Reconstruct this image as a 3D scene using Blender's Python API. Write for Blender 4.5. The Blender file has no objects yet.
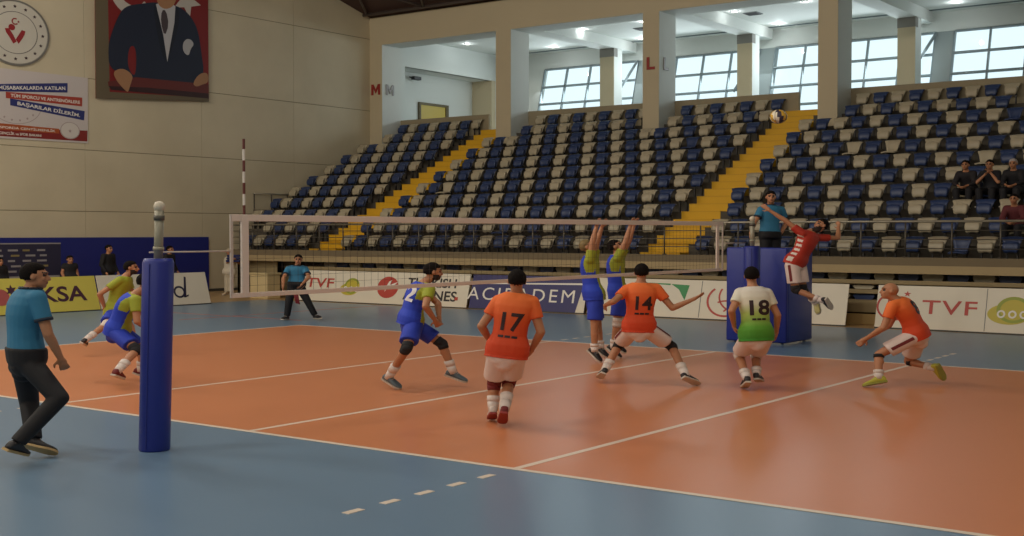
import bpy, bmesh, math, random
from mathutils import Vector, Matrix, Quaternion
from mathutils.bvhtree import BVHTree

S = bpy.context.scene
COL = S.collection
random.seed(7)
R = math.radians

# ---------------------------------------------------------------- camera
cam_d = bpy.data.cameras.new('camera'); cam = bpy.data.objects.new('camera', cam_d); COL.objects.link(cam)
S.camera = cam
cam_d.sensor_width = 36.0; cam_d.lens = 1228.14 / 1024 * 36.0; cam_d.clip_start = 0.1; cam_d.clip_end = 400
cam.location = (10.527, -9.2666, 2.2391)
cam.rotation_euler = (math.pi/2 - 0.0292, 0, 0.63469)

# ---------------------------------------------------------------- world, exposure, lamps
S.view_settings.view_transform = 'Standard'; S.view_settings.look = 'None'
S.view_settings.exposure = 0.0; S.view_settings.gamma = 1.0; S.view_settings.use_curve_mapping = False
W = bpy.data.worlds.new('daylight'); S.world = W; W.use_nodes = True
bg = W.node_tree.nodes['Background']; bg.inputs[0].default_value = (0.80, 0.96, 1.0, 1); bg.inputs[1].default_value = 1.15

def area(name, loc, rot, sx, sy, power, col):
    l = bpy.data.lights.new(name, 'AREA'); l.shape = 'RECTANGLE'; l.size = sx; l.size_y = sy
    l.energy = power; l.color = col
    o = bpy.data.objects.new(name, l); o.location = loc; o.rotation_euler = rot; COL.objects.link(o); return o
HALL = (1.0, 0.94, 0.82)
def lamp(loc, power):
    l = bpy.data.lights.new('hall_lamp', 'POINT'); l.shadow_soft_size = 0.55; l.energy = power; l.color = HALL
    o = bpy.data.objects.new('hall_lamp', l); o.location = loc; COL.objects.link(o)
for lx, k in ((-19, 1.7), (-11, 1.15), (-3, 0.95), (5, 0.7), (13, 0.4)):
    for ly in (-6, 3): lamp((lx, ly, 12.5), 790*k)
# daylight from the gallery windows, and an added fill lamp unseen behind the camera
area('gallery_window_light', (-14.5, 39.6, 9.3), (R(-70), 0, 0), 19, 1.9, 520, (0.84, 0.95, 1.0))
area('near_fill_light', (-4, -15.6, 9.0), (R(80), 0, 0), 40, 3.0, 900, (0.98, 0.97, 0.92))  # added fill to brighten walls and stand; the near wall has no windows

# ---------------------------------------------------------------- helpers
def srgb(r, g, b):
    f = lambda c: (c/255/12.92) if c/255 <= 0.04045 else ((c/255 + 0.055)/1.055)**2.4
    return (f(r), f(g), f(b), 1)

MATS = {}
def mat(name, rgb, rough=0.6, metal=0.0, spec=0.5, noise=0.0, scale=6.0, bump=0.0, bscale=40, emit=0):
    """principled material, its colour broken up by object-space noise"""
    if name in MATS: return MATS[name]
    m = bpy.data.materials.new(name); m.use_nodes = True; nt = m.node_tree; b = nt.nodes['Principled BSDF']
    c = srgb(*rgb)
    b.inputs['Base Color'].default_value = c; b.inputs['Roughness'].default_value = rough
    b.inputs['Metallic'].default_value = metal; b.inputs['Specular IOR Level'].default_value = spec
    if noise or bump:
        tc = nt.nodes.new('ShaderNodeTexCoord')
    if noise:
        n = nt.nodes.new('ShaderNodeTexNoise'); n.inputs['Scale'].default_value = scale; n.inputs['Detail'].default_value = 4
        nt.links.new(tc.outputs['Object'], n.inputs['Vector'])
        mx = nt.nodes.new('ShaderNodeMix'); mx.data_type = 'RGBA'
        mx.inputs[6].default_value = tuple(max(0, x*(1-noise)) for x in c[:3]) + (1,)
        mx.inputs[7].default_value = tuple(min(1, x*(1+noise)) for x in c[:3]) + (1,)
        nt.links.new(n.outputs['Fac'], mx.inputs[0]); nt.links.new(mx.outputs[2], b.inputs['Base Color'])
    if bump:
        n2 = nt.nodes.new('ShaderNodeTexNoise'); n2.inputs['Scale'].default_value = bscale
        nt.links.new(tc.outputs['Object'], n2.inputs['Vector'])
        bp = nt.nodes.new('ShaderNodeBump'); bp.inputs['Strength'].default_value = bump; bp.inputs['Distance'].default_value = 0.02
        nt.links.new(n2.outputs['Fac'], bp.inputs['Height']); nt.links.new(bp.outputs['Normal'], b.inputs['Normal'])
    if emit:
        b.inputs['Emission Color'].default_value = c; b.inputs['Emission Strength'].default_value = emit
    MATS[name] = m; return m

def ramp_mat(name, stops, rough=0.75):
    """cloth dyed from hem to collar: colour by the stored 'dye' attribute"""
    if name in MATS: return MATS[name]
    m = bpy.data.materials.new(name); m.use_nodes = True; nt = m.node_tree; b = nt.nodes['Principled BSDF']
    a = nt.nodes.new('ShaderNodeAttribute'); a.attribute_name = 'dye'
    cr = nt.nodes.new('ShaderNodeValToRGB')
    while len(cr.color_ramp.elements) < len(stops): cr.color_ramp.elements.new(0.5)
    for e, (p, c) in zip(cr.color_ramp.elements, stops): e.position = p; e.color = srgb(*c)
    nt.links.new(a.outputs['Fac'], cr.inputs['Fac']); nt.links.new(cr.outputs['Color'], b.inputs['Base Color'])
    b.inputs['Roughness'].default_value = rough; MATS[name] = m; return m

class MB:
    """collects shapes into one mesh"""
    def __init__(s): s.v = []; s.f = []; s.m = []; s.mats = []; s.k = 0
    def use(s, m):
        if m not in s.mats: s.mats.append(m)
        s.k = s.mats.index(m); return s
    def add(s, vs, fs):
        o = len(s.v); s.v += [tuple(v) for v in vs]; s.f += [tuple(i + o for i in f) for f in fs]; s.m += [s.k]*len(fs); return s
    def box(s, a, b):
        x0, y0, z0 = a; x1, y1, z1 = b
        return s.add([(x0,y0,z0),(x1,y0,z0),(x1,y1,z0),(x0,y1,z0),(x0,y0,z1),(x1,y0,z1),(x1,y1,z1),(x0,y1,z1)],
                     [(0,3,2,1),(4,5,6,7),(0,1,5,4),(1,2,6,5),(2,3,7,6),(3,0,4,7)])
    def bevbox(s, a, b, r):
        """box with all edges chamfered"""
        bm = bmesh.new(); bmesh.ops.create_cube(bm, size=1)
        for v in bm.verts:
            v.co = Vector([(a[i]+b[i])/2 + v.co[i]*(b[i]-a[i]) for i in range(3)])
        bmesh.ops.bevel(bm, geom=bm.edges[:], offset=r, segments=2, affect='EDGES', profile=0.5)
        bm.verts.index_update()
        s.add([v.co.copy() for v in bm.verts], [[v.index for v in f.verts] for f in bm.faces]); bm.free(); return s
    def cone(s, p0, p1, r0, r1, n=12, caps=True):
        p0, p1 = Vector(p0), Vector(p1); d = (p1 - p0)
        if d.length < 1e-6: return s
        q = d.to_track_quat('Z', 'Y'); vs = []
        for p, r in ((p0, r0), (p1, r1)):
            for i in range(n):
                a = 2*math.pi*i/n; vs.append(p + q @ Vector((math.cos(a)*r, math.sin(a)*r, 0)))
        fs = [(i, (i+1) % n, n+(i+1) % n, n+i) for i in range(n)]
        if caps: fs += [tuple(range(n-1, -1, -1)), tuple(range(n, 2*n))]
        return s.add(vs, fs)
    def tube(s, pts, r, n=8):
        for a, b in zip(pts, pts[1:]): s.cone(a, b, r, r, n)
        return s
    def ball(s, c, rad, rot=None, nu=14, nv=9):
        c = Vector(c); rad = Vector(rad) if hasattr(rad, '__len__') else Vector((rad,)*3); vs = [Vector((0,0,1))]
        for j in range(1, nv):
            t = math.pi*j/nv
            for i in range(nu):
                a = 2*math.pi*i/nu; vs.append(Vector((math.sin(t)*math.cos(a), math.sin(t)*math.sin(a), math.cos(t))))
        vs.append(Vector((0,0,-1))); L = len(vs) - 1; fs = []
        for i in range(nu): fs.append((0, 1+i, 1+(i+1) % nu))
        for j in range(nv-2):
            for i in range(nu):
                a = 1+j*nu; fs.append((a+i, a+nu+i, a+nu+(i+1) % nu, a+(i+1) % nu))
        a = 1+(nv-2)*nu
        for i in range(nu): fs.append((L, a+(i+1) % nu, a+i))
        out = []
        for v in vs:
            w = Vector((v.x*rad.x, v.y*rad.y, v.z*rad.z)); out.append(c + (rot @ w if rot else w))
        return s.add(out, fs)
    def caps(s, p0, p1, r0, r1, n=12):
        return s.cone(p0, p1, r0, r1, n).ball(p0, r0, nu=n, nv=8).ball(p1, r1, nu=n, nv=8)
    def loft(s, rings, closed=True):
        n = len(rings[0]); vs = [v for r in rings for v in r]; fs = []
        for j in range(len(rings)-1):
            for i in range(n): fs.append((j*n+i, j*n+(i+1) % n, (j+1)*n+(i+1) % n, (j+1)*n+i))
        if closed: fs += [tuple(range(n-1, -1, -1)), tuple(range((len(rings)-1)*n, len(rings)*n))]
        return s.add(vs, fs)
    def prism(s, poly, fn, h0, h1):
        """poly of 2-D points, fn(u, v, h) -> point"""
        n = len(poly); vs = [fn(u, v, h0) for u, v in poly] + [fn(u, v, h1) for u, v in poly]
        return s.add(vs, [tuple(range(n-1, -1, -1)), tuple(range(n, 2*n))] + [(i, (i+1) % n, n+(i+1) % n, n+i) for i in range(n)])
    def mesh(s, name):
        me = bpy.data.meshes.new(name); me.from_pydata(s.v, [], s.f)
        for m in s.mats: me.materials.append(m)
        if s.mats: me.polygons.foreach_set('material_index', s.m)
        bm = bmesh.new(); bm.from_mesh(me); bmesh.ops.recalc_face_normals(bm, faces=bm.faces); bm.to_mesh(me); bm.free()
        me.update(); return me
    def obj(s, name, m=None, parent=None, smooth=False, loc=None):
        if m is not None:
            if not s.mats: s.mats = [m]
        me = s.mesh(name)
        return link(name, me, parent, smooth, loc)

def link(name, me, parent=None, smooth=False, loc=None):
    o = bpy.data.objects.new(name, me); COL.objects.link(o)
    if parent: o.parent = parent
    if loc is not None: o.location = loc
    if smooth:
        me.polygons.foreach_set('use_smooth', [True]*len(me.polygons)); me.update()
    return o

def tag(o, label, cat, group=None, kind=None):
    o['label'] = label; o['category'] = cat
    if group: o['group'] = group
    if kind: o['kind'] = kind
    return o
def struct(o, label=None):
    o['kind'] = 'structure'
    if label: o['label'] = label
    return o
def empty(name, loc=(0, 0, 0)):
    o = bpy.data.objects.new(name, None); o.empty_display_size = 0.2; o.location = loc; COL.objects.link(o); return o

def text_verts(body, size, bold=0.0, shear=0.0, space=1.0):
    """flat text mesh, centred on x, sitting on y = 0: (verts, faces, width)"""
    c = bpy.data.curves.new('lettering', 'FONT'); c.body = body; c.size = size; c.align_x = 'CENTER'
    c.offset = bold; c.shear = shear; c.space_character = space; c.resolution_u = 4
    o = bpy.data.objects.new('lettering', c); COL.objects.link(o)
    me = bpy.data.meshes.new_from_object(o.evaluated_get(bpy.context.evaluated_depsgraph_get()))
    vs = [v.co.copy() for v in me.vertices]; fs = [tuple(p.vertices) for p in me.polygons]
    bpy.data.objects.remove(o); bpy.data.curves.remove(c); bpy.data.meshes.remove(me)
    return vs, fs, (max(v.x for v in vs) - min(v.x for v in vs)) if vs else 0

class Face:
    """a flat face standing in the scene: origin, right and up vectors; writes text and marks a few mm proud of it"""
    def __init__(s, o, r, u):
        s.o = Vector(o); s.r = Vector(r).normalized(); s.u = Vector(u).normalized(); s.n = s.r.cross(s.u)
    def p(s, x, y, h=0.0): return s.o + s.r*x + s.u*y + s.n*h
    def text(s, mb, body, x, y, height, width=None, bold=0.0, shear=0.0, rot=0.0, h=0.006, space=1.0):
        vs, fs, w = text_verts(body, height/0.7, bold*height, shear, space)
        k = (width/w) if width and w else 1.0; ca, sa = math.cos(rot), math.sin(rot)
        mb.add([s.p(x + v.x*k*ca - v.y*sa, y + v.x*k*sa + v.y*ca, h) for v in vs], fs); return mb
    def poly(s, mb, pts, h=0.004, t=0.002):
        return mb.prism(pts, lambda u, v, q: s.p(u, v, q), h - t, h)
    def rect(s, mb, x0, y0, x1, y1, h=0.004, t=0.002): return s.poly(mb, [(x0,y0),(x1,y0),(x1,y1),(x0,y1)], h, t)
    def ring(s, mb, cx, cy, r0, r1, a0=0, a1=360, h=0.004, n=28, sq=1.0):
        vs = []; fs = []
        for i in range(n+1):
            a = R(a0 + (a1-a0)*i/n)
            for r in (r0, r1): vs.append(s.p(cx + math.cos(a)*r*sq, cy + math.sin(a)*r, h))
        for i in range(n): fs.append((2*i, 2*i+1, 2*i+3, 2*i+2))
        return mb.add(vs, fs)
    def disc(s, mb, cx, cy, r, h=0.004, n=28, sq=1.0):
        return s.poly(mb, [(cx + math.cos(2*math.pi*i/n)*r*sq, cy + math.sin(2*math.pi*i/n)*r) for i in range(n)], h, 0.002)
    def star(s, mb, cx, cy, r, k=5, inner=0.42, rot=90, h=0.006, sq=1.0):
        pts = []
        for i in range(2*k):
            a = R(rot + 180*i/k); q = r if i % 2 == 0 else r*inner; pts.append((cx + math.cos(a)*q*sq, cy + math.sin(a)*q))
        return s.poly(mb, pts, h, 0.002)

# ================================================================ THE SETTING
M_orange = mat('court_orange', (210, 134, 92), 0.32, spec=0.25, noise=0.06, scale=0.5)
M_blue = mat('court_blue', (110, 138, 164), 0.30, spec=0.32, noise=0.05, scale=0.4)
M_line = mat('line_white', (232, 216, 198), 0.4)
M_tan = mat('parquet', (186, 152, 104), 0.35, noise=0.1, scale=2)
M_red = mat('red_line', (196, 92, 70), 0.4)
D, WC, EX = 3.705, 11.51, 11.115       # attack line, court width, half length
fl = MB()
fl.use(M_tan).box((-26.4, -16.2, -0.3), (26.2, 32, 0))
fl.use(M_blue).box((-20.2, -14, -0.05), (24, 18.6, 0.002))
fl.use(M_orange).box((-EX, 0, -0.04), (EX, WC, 0.004))
fl.use(M_line)
def line(x0, y0, x1, y1): fl.box((x0, y0, -0.03), (x1, y1, 0.006))
w = 0.078
line(-EX, 0, EX, w); line(-EX, WC - w, EX, WC); line(-EX, w, -EX + w, WC - w); line(EX - w, w, EX, WC - w)
for x in (-D, 0, D): line(x - w/2, w, x + w/2, WC - w)
for sx in (-D, D):
    for k in range(5):
        y0 = -0.30 - 0.4375*k; line(sx - w/2, y0 - 0.19, sx + w/2, y0)
        y1 = WC + 0.30 + 0.4375*k; line(sx - w/2, y1, sx + w/2, y1 + 0.19)
fl.use(M_red).box((-14.9, 10.9, -0.03), (-14.82, 18.6, 0.004)); fl.box((-19.9, 12.55, -0.03), (-12.2, 12.63, 0.004))
struct(fl.obj('floor'))

def panel_wall():
    m = bpy.data.materials.new('panel_wall'); m.use_nodes = True; nt = m.node_tree; b = nt.nodes['Principled BSDF']
    tc = nt.nodes.new('ShaderNodeTexCoord'); n = nt.nodes.new('ShaderNodeTexNoise'); n.inputs['Scale'].default_value = 0.6; n.inputs['Detail'].default_value = 5
    cr = nt.nodes.new('ShaderNodeValToRGB'); cr.color_ramp.elements[0].color = srgb(202, 189, 160); cr.color_ramp.elements[1].color = srgb(212, 199, 170)
    cr.color_ramp.elements[0].position = 0.3; cr.color_ramp.elements[1].position = 0.7
    nt.links.new(tc.outputs['Object'], n.inputs['Vector']); nt.links.new(n.outputs['Fac'], cr.inputs['Fac']); nt.links.new(cr.outputs['Color'], b.inputs['Base Color'])
    b.inputs['Roughness'].default_value = 0.7; return m
M_wall = panel_wall()
M_cream = mat('cream_paint', (196, 182, 152), 0.7, noise=0.04, scale=0.7)
M_white = mat('white_paint', (214, 217, 212), 0.7, noise=0.03, scale=0.8)
M_conc = mat('concrete', (128, 118, 100), 0.8, noise=0.12, scale=3)
M_dark = mat('dark_void', (26, 22, 20), 0.9)
M_roof = mat('roof_sheet', (74, 48, 42), 0.7, noise=0.1, scale=2)

# left end wall: big panels with open joints between them, leaning on the roof line
XL = -26.2
def roof_z(y): return 11.5 + 0.264*(30.35 - y) if y > 6 else 11.5 + 0.264*(30.35 - 6) - 0.2*(6 - y)
wl = MB().use(M_wall)
ys = [-16, -10, -4.3, 0.8, 5.9, 10.95, 15.98, 21.0, 25.7, 31.4]; zs = [0, 2.95, 5.05, 7.5, 10.6, 14.0, 19]
g = 0.012
for a, b in zip(ys, ys[1:]):
    for c, d in zip(zs, zs[1:]):
        top0, top1 = min(d, roof_z(a)), min(d, roof_z(b))
        if max(top0, top1) <= c + 0.02: continue
        if min(top0, top1) <= c + 0.02:
            # cut corner panel
            yc = a + (b - a)*(roof_z(a) - c)/max(1e-6, (roof_z(a) - roof_z(b))) if roof_z(a) > roof_z(b) else a
            poly = [(a+g, c+g), (min(b, yc)-g, c+g), (a+g, top0)]
        else: poly = [(a+g*.5, c+g), (b-g*.5, c+g), (b-g*.5, top1-g), (a+g*.5, top0-g)]
        wl.prism(poly, lambda u, v, h: (XL + h, u, v), -0.02, 0.0)
wl.use(mat('panel_joint', (140, 128, 102), 0.9)).prism([(-16, 0), (31.4, 0), (31.4, roof_z(31.4)), (6, roof_z(6)), (-16, roof_z(-16))], lambda u, v, h: (XL + h, u, v), -0.25, -0.014)
struct(wl.obj('wall_left'))
M_navy = mat('navy_panel', (30, 38, 122), 0.55, noise=0.06, scale=1.5)
p = MB().use(M_navy).box((XL, -3, 0.06), (XL + 0.06, 21.25, 2.06)).use(mat('skirting', (70, 66, 60), 0.7)).box((XL, -16, 0), (XL + 0.03, 31.4, 0.1))
struct(p.obj('trim_wall_padding'))
struct(MB().box((-26.2, -16.3, 0), (26, -16, 14)).obj('wall_near', M_wall))
struct(MB().box((26, -16, 0), (26.3, 43, 18)).obj('wall_right', M_wall))

# roof over the hall
rf = MB().use(M_roof)
rf.prism([(30.45, roof_z(30.45)), (6, roof_z(6)), (-16.3, roof_z(-16.3)), (-16.3, roof_z(-16.3)+0.3), (6, roof_z(6)+0.3), (30.45, roof_z(30.45)+0.3)], lambda u, v, h: (h, u, v), -26.5, 26.3)
struct(rf.obj('ceiling_hall'))

# ---------------------------------------------------------------- gallery behind the stand
GX0, GX1 = -26.2, 12.0
FY0, FY1 = 30.2, 31.45          # front and back of the big columns
COLS = [(-26.2, -25.5), (-19.34, -18.6), (-12.55, -11.87), (-5.77, -5.08), (1.02, 1.72), (7.8, 8.5)]
bm_ = MB().use(M_cream).box((-26.2, FY0, 10.30), (GX1, FY0 + 0.02, 11.5)).use(M_white).box((-26.2, FY0 + 0.02, 10.30), (GX1, FY1, 11.5))
for a, b in COLS:
    bm_.use(M_cream).box((a, FY0, 4.5), (b, FY0 + 0.02, 10.30)).use(M_white).box((a, FY0 + 0.02, 4.5), (b, FY1, 10.30))
struct(bm_.obj('wall_far'))
struct(MB().box((-28.6, FY1, 6.0), (GX1, 43, 6.29)).obj('floor_gallery', mat('gallery_floor', (200, 200, 196), 0.5)))
c = MB().use(M_white).box((-28.6, FY1, 10.95), (GX1, 43, 11.5))
for a, b in COLS[1:]: c.box((a - 0.05, FY1, 10.5), (b + 0.05, 39.9, 10.95))     # cross beams
c.use(mat('ceiling_groove', (92, 104, 108), 0.7)).box((-26.2, 39.45, 10.93), (GX1, 39.62, 10.951))
struct(c.obj('ceiling_gallery'))
ic = MB()
for a, b in COLS[1:]:
    ic.use(M_cream).box((a, 38.0, 6.29), (b, 38.02, 10.5)).use(M_white).box((a, 38.02, 6.29), (b, 38.7, 10.5)).use(mat('column_cap', (136, 134, 128), 0.7)).box((a - 0.01, 37.99, 10.12), (b + 0.01, 38.3, 10.5))
struct(ic.obj('trim_gallery_columns'))
# parapets behind the top row
par = MB()
for a, b in ((-25.5, -20.62), (-18.6, -12.55), (-11.87, -6.95), (-5.08, 1.02), (1.72, 7.8)):
    par.bevbox((a, 31.40, 5.6), (b, 31.54, 7.14), 0.015)
struct(par.obj('trim_parapet', mat('parapet', (150, 138, 112), 0.75, noise=0.05, scale=1)))
# left side of the gallery: wall with a deep recess and the yellow door
gl = MB().use(M_white)
gl.box((-26.45, 31.4, 6.29), (-26.2, 32.5, 10.95)).box((-26.45, 32.5, 9.68), (-26.2, 39.0, 10.95)).box((-26.45, 39.0, 6.29), (-26.2, 43, 10.95))
gl.box((-27.6, 32.0, 6.29), (-27.4, 43, 9.8)).box((-27.5, 32.3, 6.29), (-26.3, 32.5, 9.8)).box((-27.6, 32.4, 9.68), (-26.3, 39.1, 9.8)).use(M_cream).box((-27.5, 38.9, 6.29), (-26.18, 39.2, 9.68))
struct(gl.obj('wall_gallery_left'))
dr = MB().use(mat('door_yellow', (196, 170, 74), 0.5)).box((-27.4, 34.9, 6.29), (-27.35, 36.75, 8.25))
dr.use(mat('door_frame', (98, 86, 58), 0.6)).box((-27.4, 34.78, 6.29), (-27.3, 34.9, 8.36)).box((-27.4, 36.75, 6.29), (-27.3, 36.95, 8.36)).box((-27.4, 34.9, 8.25), (-27.3, 36.75, 8.36))
do = struct(dr.obj('door_1'))
MB().cone((-27.33, 36.45, 7.3), (-27.26, 36.45, 7.3), 0.02, 0.02).cone((-27.27, 36.45, 7.3), (-27.27, 36.3, 7.3), 0.015, 0.015).obj('door_handle', mat('steel', (170, 170, 168), 0.35, 0.9), do)

# window wall, leaning outward
WY, WZ0, WZ1, LEAN = 39.9, 6.6, 10.15, 0.29
M_frame = mat('window_frame', (136, 148, 152), 0.5, 0.1)
def wp(x, z, out=0.0): return (x, WY + (z - 9.7)*LEAN + out, z)
def wbar(mb, x0, z0, x1, z1, hw, dep=0.12):
    a = Vector(wp(x0, z0)); b = Vector(wp(x1, z1)); d = (b - a).normalized(); n = Vector((0, 1, -LEAN)).normalized(); s = d.cross(n)
    vs = []
    for p_ in (a, b):
        for i, j in ((-1, 0), (1, 0), (1, 1), (-1, 1)): vs.append(p_ + s*hw*i + n*dep*j)
    mb.add(vs, [(0,1,2,3), (7,6,5,4), (0,4,5,1), (1,5,6,2), (2,6,7,3), (3,7,4,0)])
def glass():
    m = bpy.data.materials.new('window_glass'); m.use_nodes = True; nt = m.node_tree
    t = nt.nodes.new('ShaderNodeBsdfTransparent'); t.inputs[0].default_value = (0.95, 0.99, 1, 1)
    gnode = nt.nodes.new('ShaderNodeBsdfGlossy'); gnode.inputs['Roughness'].default_value = 0.03
    mx = nt.nodes.new('ShaderNodeMixShader'); mx.inputs[0].default_value = 0.04
    nt.links.new(t.outputs[0], mx.inputs[1]); nt.links.new(gnode.outputs[0], mx.inputs[2]); nt.links.new(mx.outputs[0], nt.nodes['Material Output'].inputs[0]); return m
M_glass = glass()
spans = [(-23.8, -18.5), (-17.9, -12.45), (-11.75, -4.95), (-4.2, 2.6), (3.3, 10)]
for k, (a, b) in enumerate(spans):
    fr = MB().use(M_frame)
    n = max(2, round((b - a)/1.36)); st = (b - a)/n
    for i in range(n+1): wbar(fr, a + st*i, WZ0, a + st*i, WZ1, 0.034)
    for z in (WZ0, 7.6, 8.42, 9.26, WZ1): wbar(fr, a, z, b, z, 0.036)
    f = struct(fr.obj('window_%d' % (k+1)))
    gp = MB().use(M_glass); gp.add([wp(a, WZ0, .05), wp(b, WZ0, .05), wp(b, WZ1, .05), wp(a, WZ1, .05)], [(0, 1, 2, 3)])
    gp.obj('pane', None, f)
ww = MB().use(M_white)
def wblock(x0, x1, z0, z1, dep=0.3):
    ww.prism([(z0, 0), (z1, 0), (z1, dep), (z0, dep)], lambda u, v, h: wp(h, u, v), x0, x1)
wblock(-26.4, -23.8, 6.2, 10.15); wblock(-26.4, GX1, 10.15, 11.0); wblock(-26.4, GX1, 6.0, 6.6); wblock(10, GX1, 6.2, 10.15)
ww.use(mat('slanted_column', (150, 158, 158), 0.6))
for x in (-18.2, -12.1, -4.58, 2.95): wblock(x - 0.34, x + 0.34, 6.2, 10.15, 0.4)
struct(ww.obj('wall_windows'))
br = MB()
for x in (-18.2, -12.1, -4.58): br.tube([(x - 1.25, 39.3, 8.3), (x - 0.25, 39.8, 10.1)], 0.06, 8)
struct(br.obj('trim_brace_tubes', M_frame, smooth=True))
struct(MB().box((-28.6, 31.4, 11.5), (GX1, 44, 11.7)).obj('ceiling_slab', M_conc))
# downlights in the gallery ceiling
M_lamp = mat('lamp_glow', (255, 250, 235), 0.4, emit=6.0); M_ring = mat('lamp_ring', (220, 222, 220), 0.4)
spots = [(-25.0, 35.5, 'small lit downlight in the ceiling above the yellow door'),
 (-22.3, 38.65, 'lit downlight in the first window bay, left of the inner column'), (-18.45, 35.2, 'lit downlight beside the pillar with the red letter L'),
 (-17.7, 38.9, 'lit downlight behind the inner column of the first window bay'), (-21.6, 35.0, 'lit downlight near the front of the first window bay'),
 (-15.4, 35.1, 'lit downlight at the left of the second window bay'), (-11.3, 35.2, 'lit downlight near the third big pillar from the left'),
 (-11.1, 38.9, 'lit downlight above the slanted window column'), (-8.2, 34.9, 'lit downlight close to the fourth big pillar'), (-3.7, 38.4, 'lit downlight in the rightmost window bay')]
for x, y, lb in spots:
    o = empty('downlight', (x, y, 10.95)); tag(o, lb, 'ceiling light', 'downlights in the gallery ceiling')
    MB().cone((0, 0, -0.015), (0, 0, 0), 0.15, 0.17, 20).obj('ring', M_ring, o, True)
    MB().cone((0, 0, -0.022), (0, 0, -0.012), 0.10, 0.10, 16).obj('lamp', M_lamp, o, True)
    l_ = bpy.data.lights.new('downlight_glow', 'POINT'); l_.energy = 16 if y > 38 else 8; l_.color = (0.9, 0.97, 1.0); l_.shadow_soft_size = 0.08
    lo = bpy.data.objects.new('downlight_glow', l_); lo.location = (0, 0, -0.12); COL.objects.link(lo); lo.parent = o
# air vents
for x, y, lb in ((-16.3, 36.6, 'dark air vent in the ceiling of the second window bay'), (-10.9, 36.0, 'dark air vent in the ceiling beside the fourth pillar')):
    o = empty('ceiling_vent', (x, y, 10.95)); tag(o, lb, 'air vent', 'ceiling vents in the gallery')
    MB().box((-0.3, -0.3, -0.03), (0.3, 0.3, 0)).obj('frame', mat('vent_frame', (120, 124, 124), 0.6), o)
    sm = MB()
    for k in range(6): sm.box((-0.26, -0.25 + k*0.09, -0.05), (0.26, -0.21 + k*0.09, -0.02))
    sm.obj('louvre', mat('vent_dark', (60, 62, 64), 0.6), o)
# camera on the recess wall
o = empty('security_camera', (-27.12, 34.2, 9.42)); tag(o, 'small dark security camera under the soffit above the yellow door', 'security camera')
MB().cone((0, 0, 0), (-0.28, 0, 0.05), 0.03, 0.03).obj('bracket', mat('cam_dark', (40, 40, 42), 0.5), o)
MB().bevbox((-0.1, -0.12, -0.1), (0.12, 0.38, 0.06), 0.02).cone((0.02, 0.38, -0.02), (0.02, 0.42, -0.02), 0.06, 0.06).obj('housing', mat('cam_dark', (40, 40, 42), 0.5), o)
# block letters on the pillars
M_letter = mat('letter_red', (150, 36, 30), 0.5); M_letter2 = mat('letter_grey', (150, 146, 144), 0.5)
def pillar_letter(ch, x, z, lb, front=True, m=M_letter):
    F = Face((x, FY0, z), (1, 0, 0), (0, 0, 1)) if front else Face((x, FY0 + 0.5, z), (0, 1, 0), (0, 0, 1))
    mb = MB().use(m)
    pts = [(-.25, 0), (-.14, 0), (-.14, .30), (0, .06), (.14, .30), (.14, 0), (.25, 0), (.25, .46), (.13, .46), (0, .22), (-.13, .46), (-.25, .46)] if ch == 'M' else [(-.17, 0), (.17, 0), (.17, .1), (-.06, .1), (-.06, .46), (-.17, .46)]
    F.poly(mb, pts, 0.036, 0.03)
    o = mb.obj('block_letter', m); tag(o, lb, 'letter sign', 'block letters on the pillars')
pillar_letter('M', -25.84, 8.17, 'dark red letter M on the front of the leftmost pillar')
pillar_letter('M', -25.5, 8.17, 'pale grey letter M on the side of the leftmost pillar', False, M_letter2)
pillar_letter('L', -12.2, 8.2, 'red letter L on the front of the middle pillar')
pillar_letter('L', -11.87, 8.2, 'pale grey letter L on the side of the middle pillar', False, M_letter2)

# roof truss above the far wall
o = empty('roof_truss', (-25.3, 28.6, 11.6)); tag(o, 'dark steel roof truss over the left end of the far wall', 'roof truss')
tr = [(x, 29.9, roof_z(29.9) - 0.16) for x in (-26.1, -6)]
def rel(p_): return Vector(p_) - Vector((-25.3, 28.6, 11.6))
M_steel = mat('truss_steel', (96, 84, 80), 0.5, 0.3)
MB().tube([rel((-26.1, 29.7, roof_z(29.7) - 0.12)), rel((-4, 29.7, roof_z(29.7) - 0.12))], 0.07).obj('bottom_chord', M_steel, o, True)
MB().tube([rel((-26.1, 27.2, roof_z(27.2) - 0.12)), rel((-4, 27.2, roof_z(27.2) - 0.12))], 0.07).obj('top_chord', M_steel, o, True)
for k in range(6):
    x = -25.9 + k*3.2
    MB().tube([rel((x, 29.7, roof_z(29.7) - 0.12)), rel((x + 1.6, 27.2, roof_z(27.2) - 0.12))], 0.05).obj('brace', M_steel, o, True)
    MB().tube([rel((x + 1.6, 27.2, roof_z(27.2) - 0.12)), rel((x + 3.2, 29.7, roof_z(29.7) - 0.12))], 0.05).obj('brace', M_steel, o, True)

# ================================================================ THE STAND
NR, Y0, TD, Z0, RH = 11, 20.75, 0.985, 1.41, 0.48
SX0, SX1 = -26.1, 10.0
STAIRS = [(-20.78, -19.46), (-7.38, -6.08)]
M_tier = mat('tier_concrete', (84, 78, 68), 0.85, noise=0.12, scale=3)
st = MB().use(M_tier)
prof = [(Y0, 1.22)]
for i in range(NR): prof += [(Y0 + TD*i, Z0 + RH*i), (Y0 + TD*(i+1), Z0 + RH*i)]
prof[-1] = (31.39, Z0 + RH*10)
prof += [(31.39, 5.0), (22.2, 1.22)]
LX = -24.2           # the two lowest rows stop short of the wall
st.prism(prof, lambda u, v, h: (h, u, v), LX, SX1)
st.prism([(Y0 + TD*2, 1.22)] + prof[5:-1] + [(23.5, 1.22)], lambda u, v, h: (h, u, v), SX0, LX)
M_kerb = mat('concrete_edge', (172, 152, 114), 0.75, noise=0.08, scale=1.5)
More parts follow.
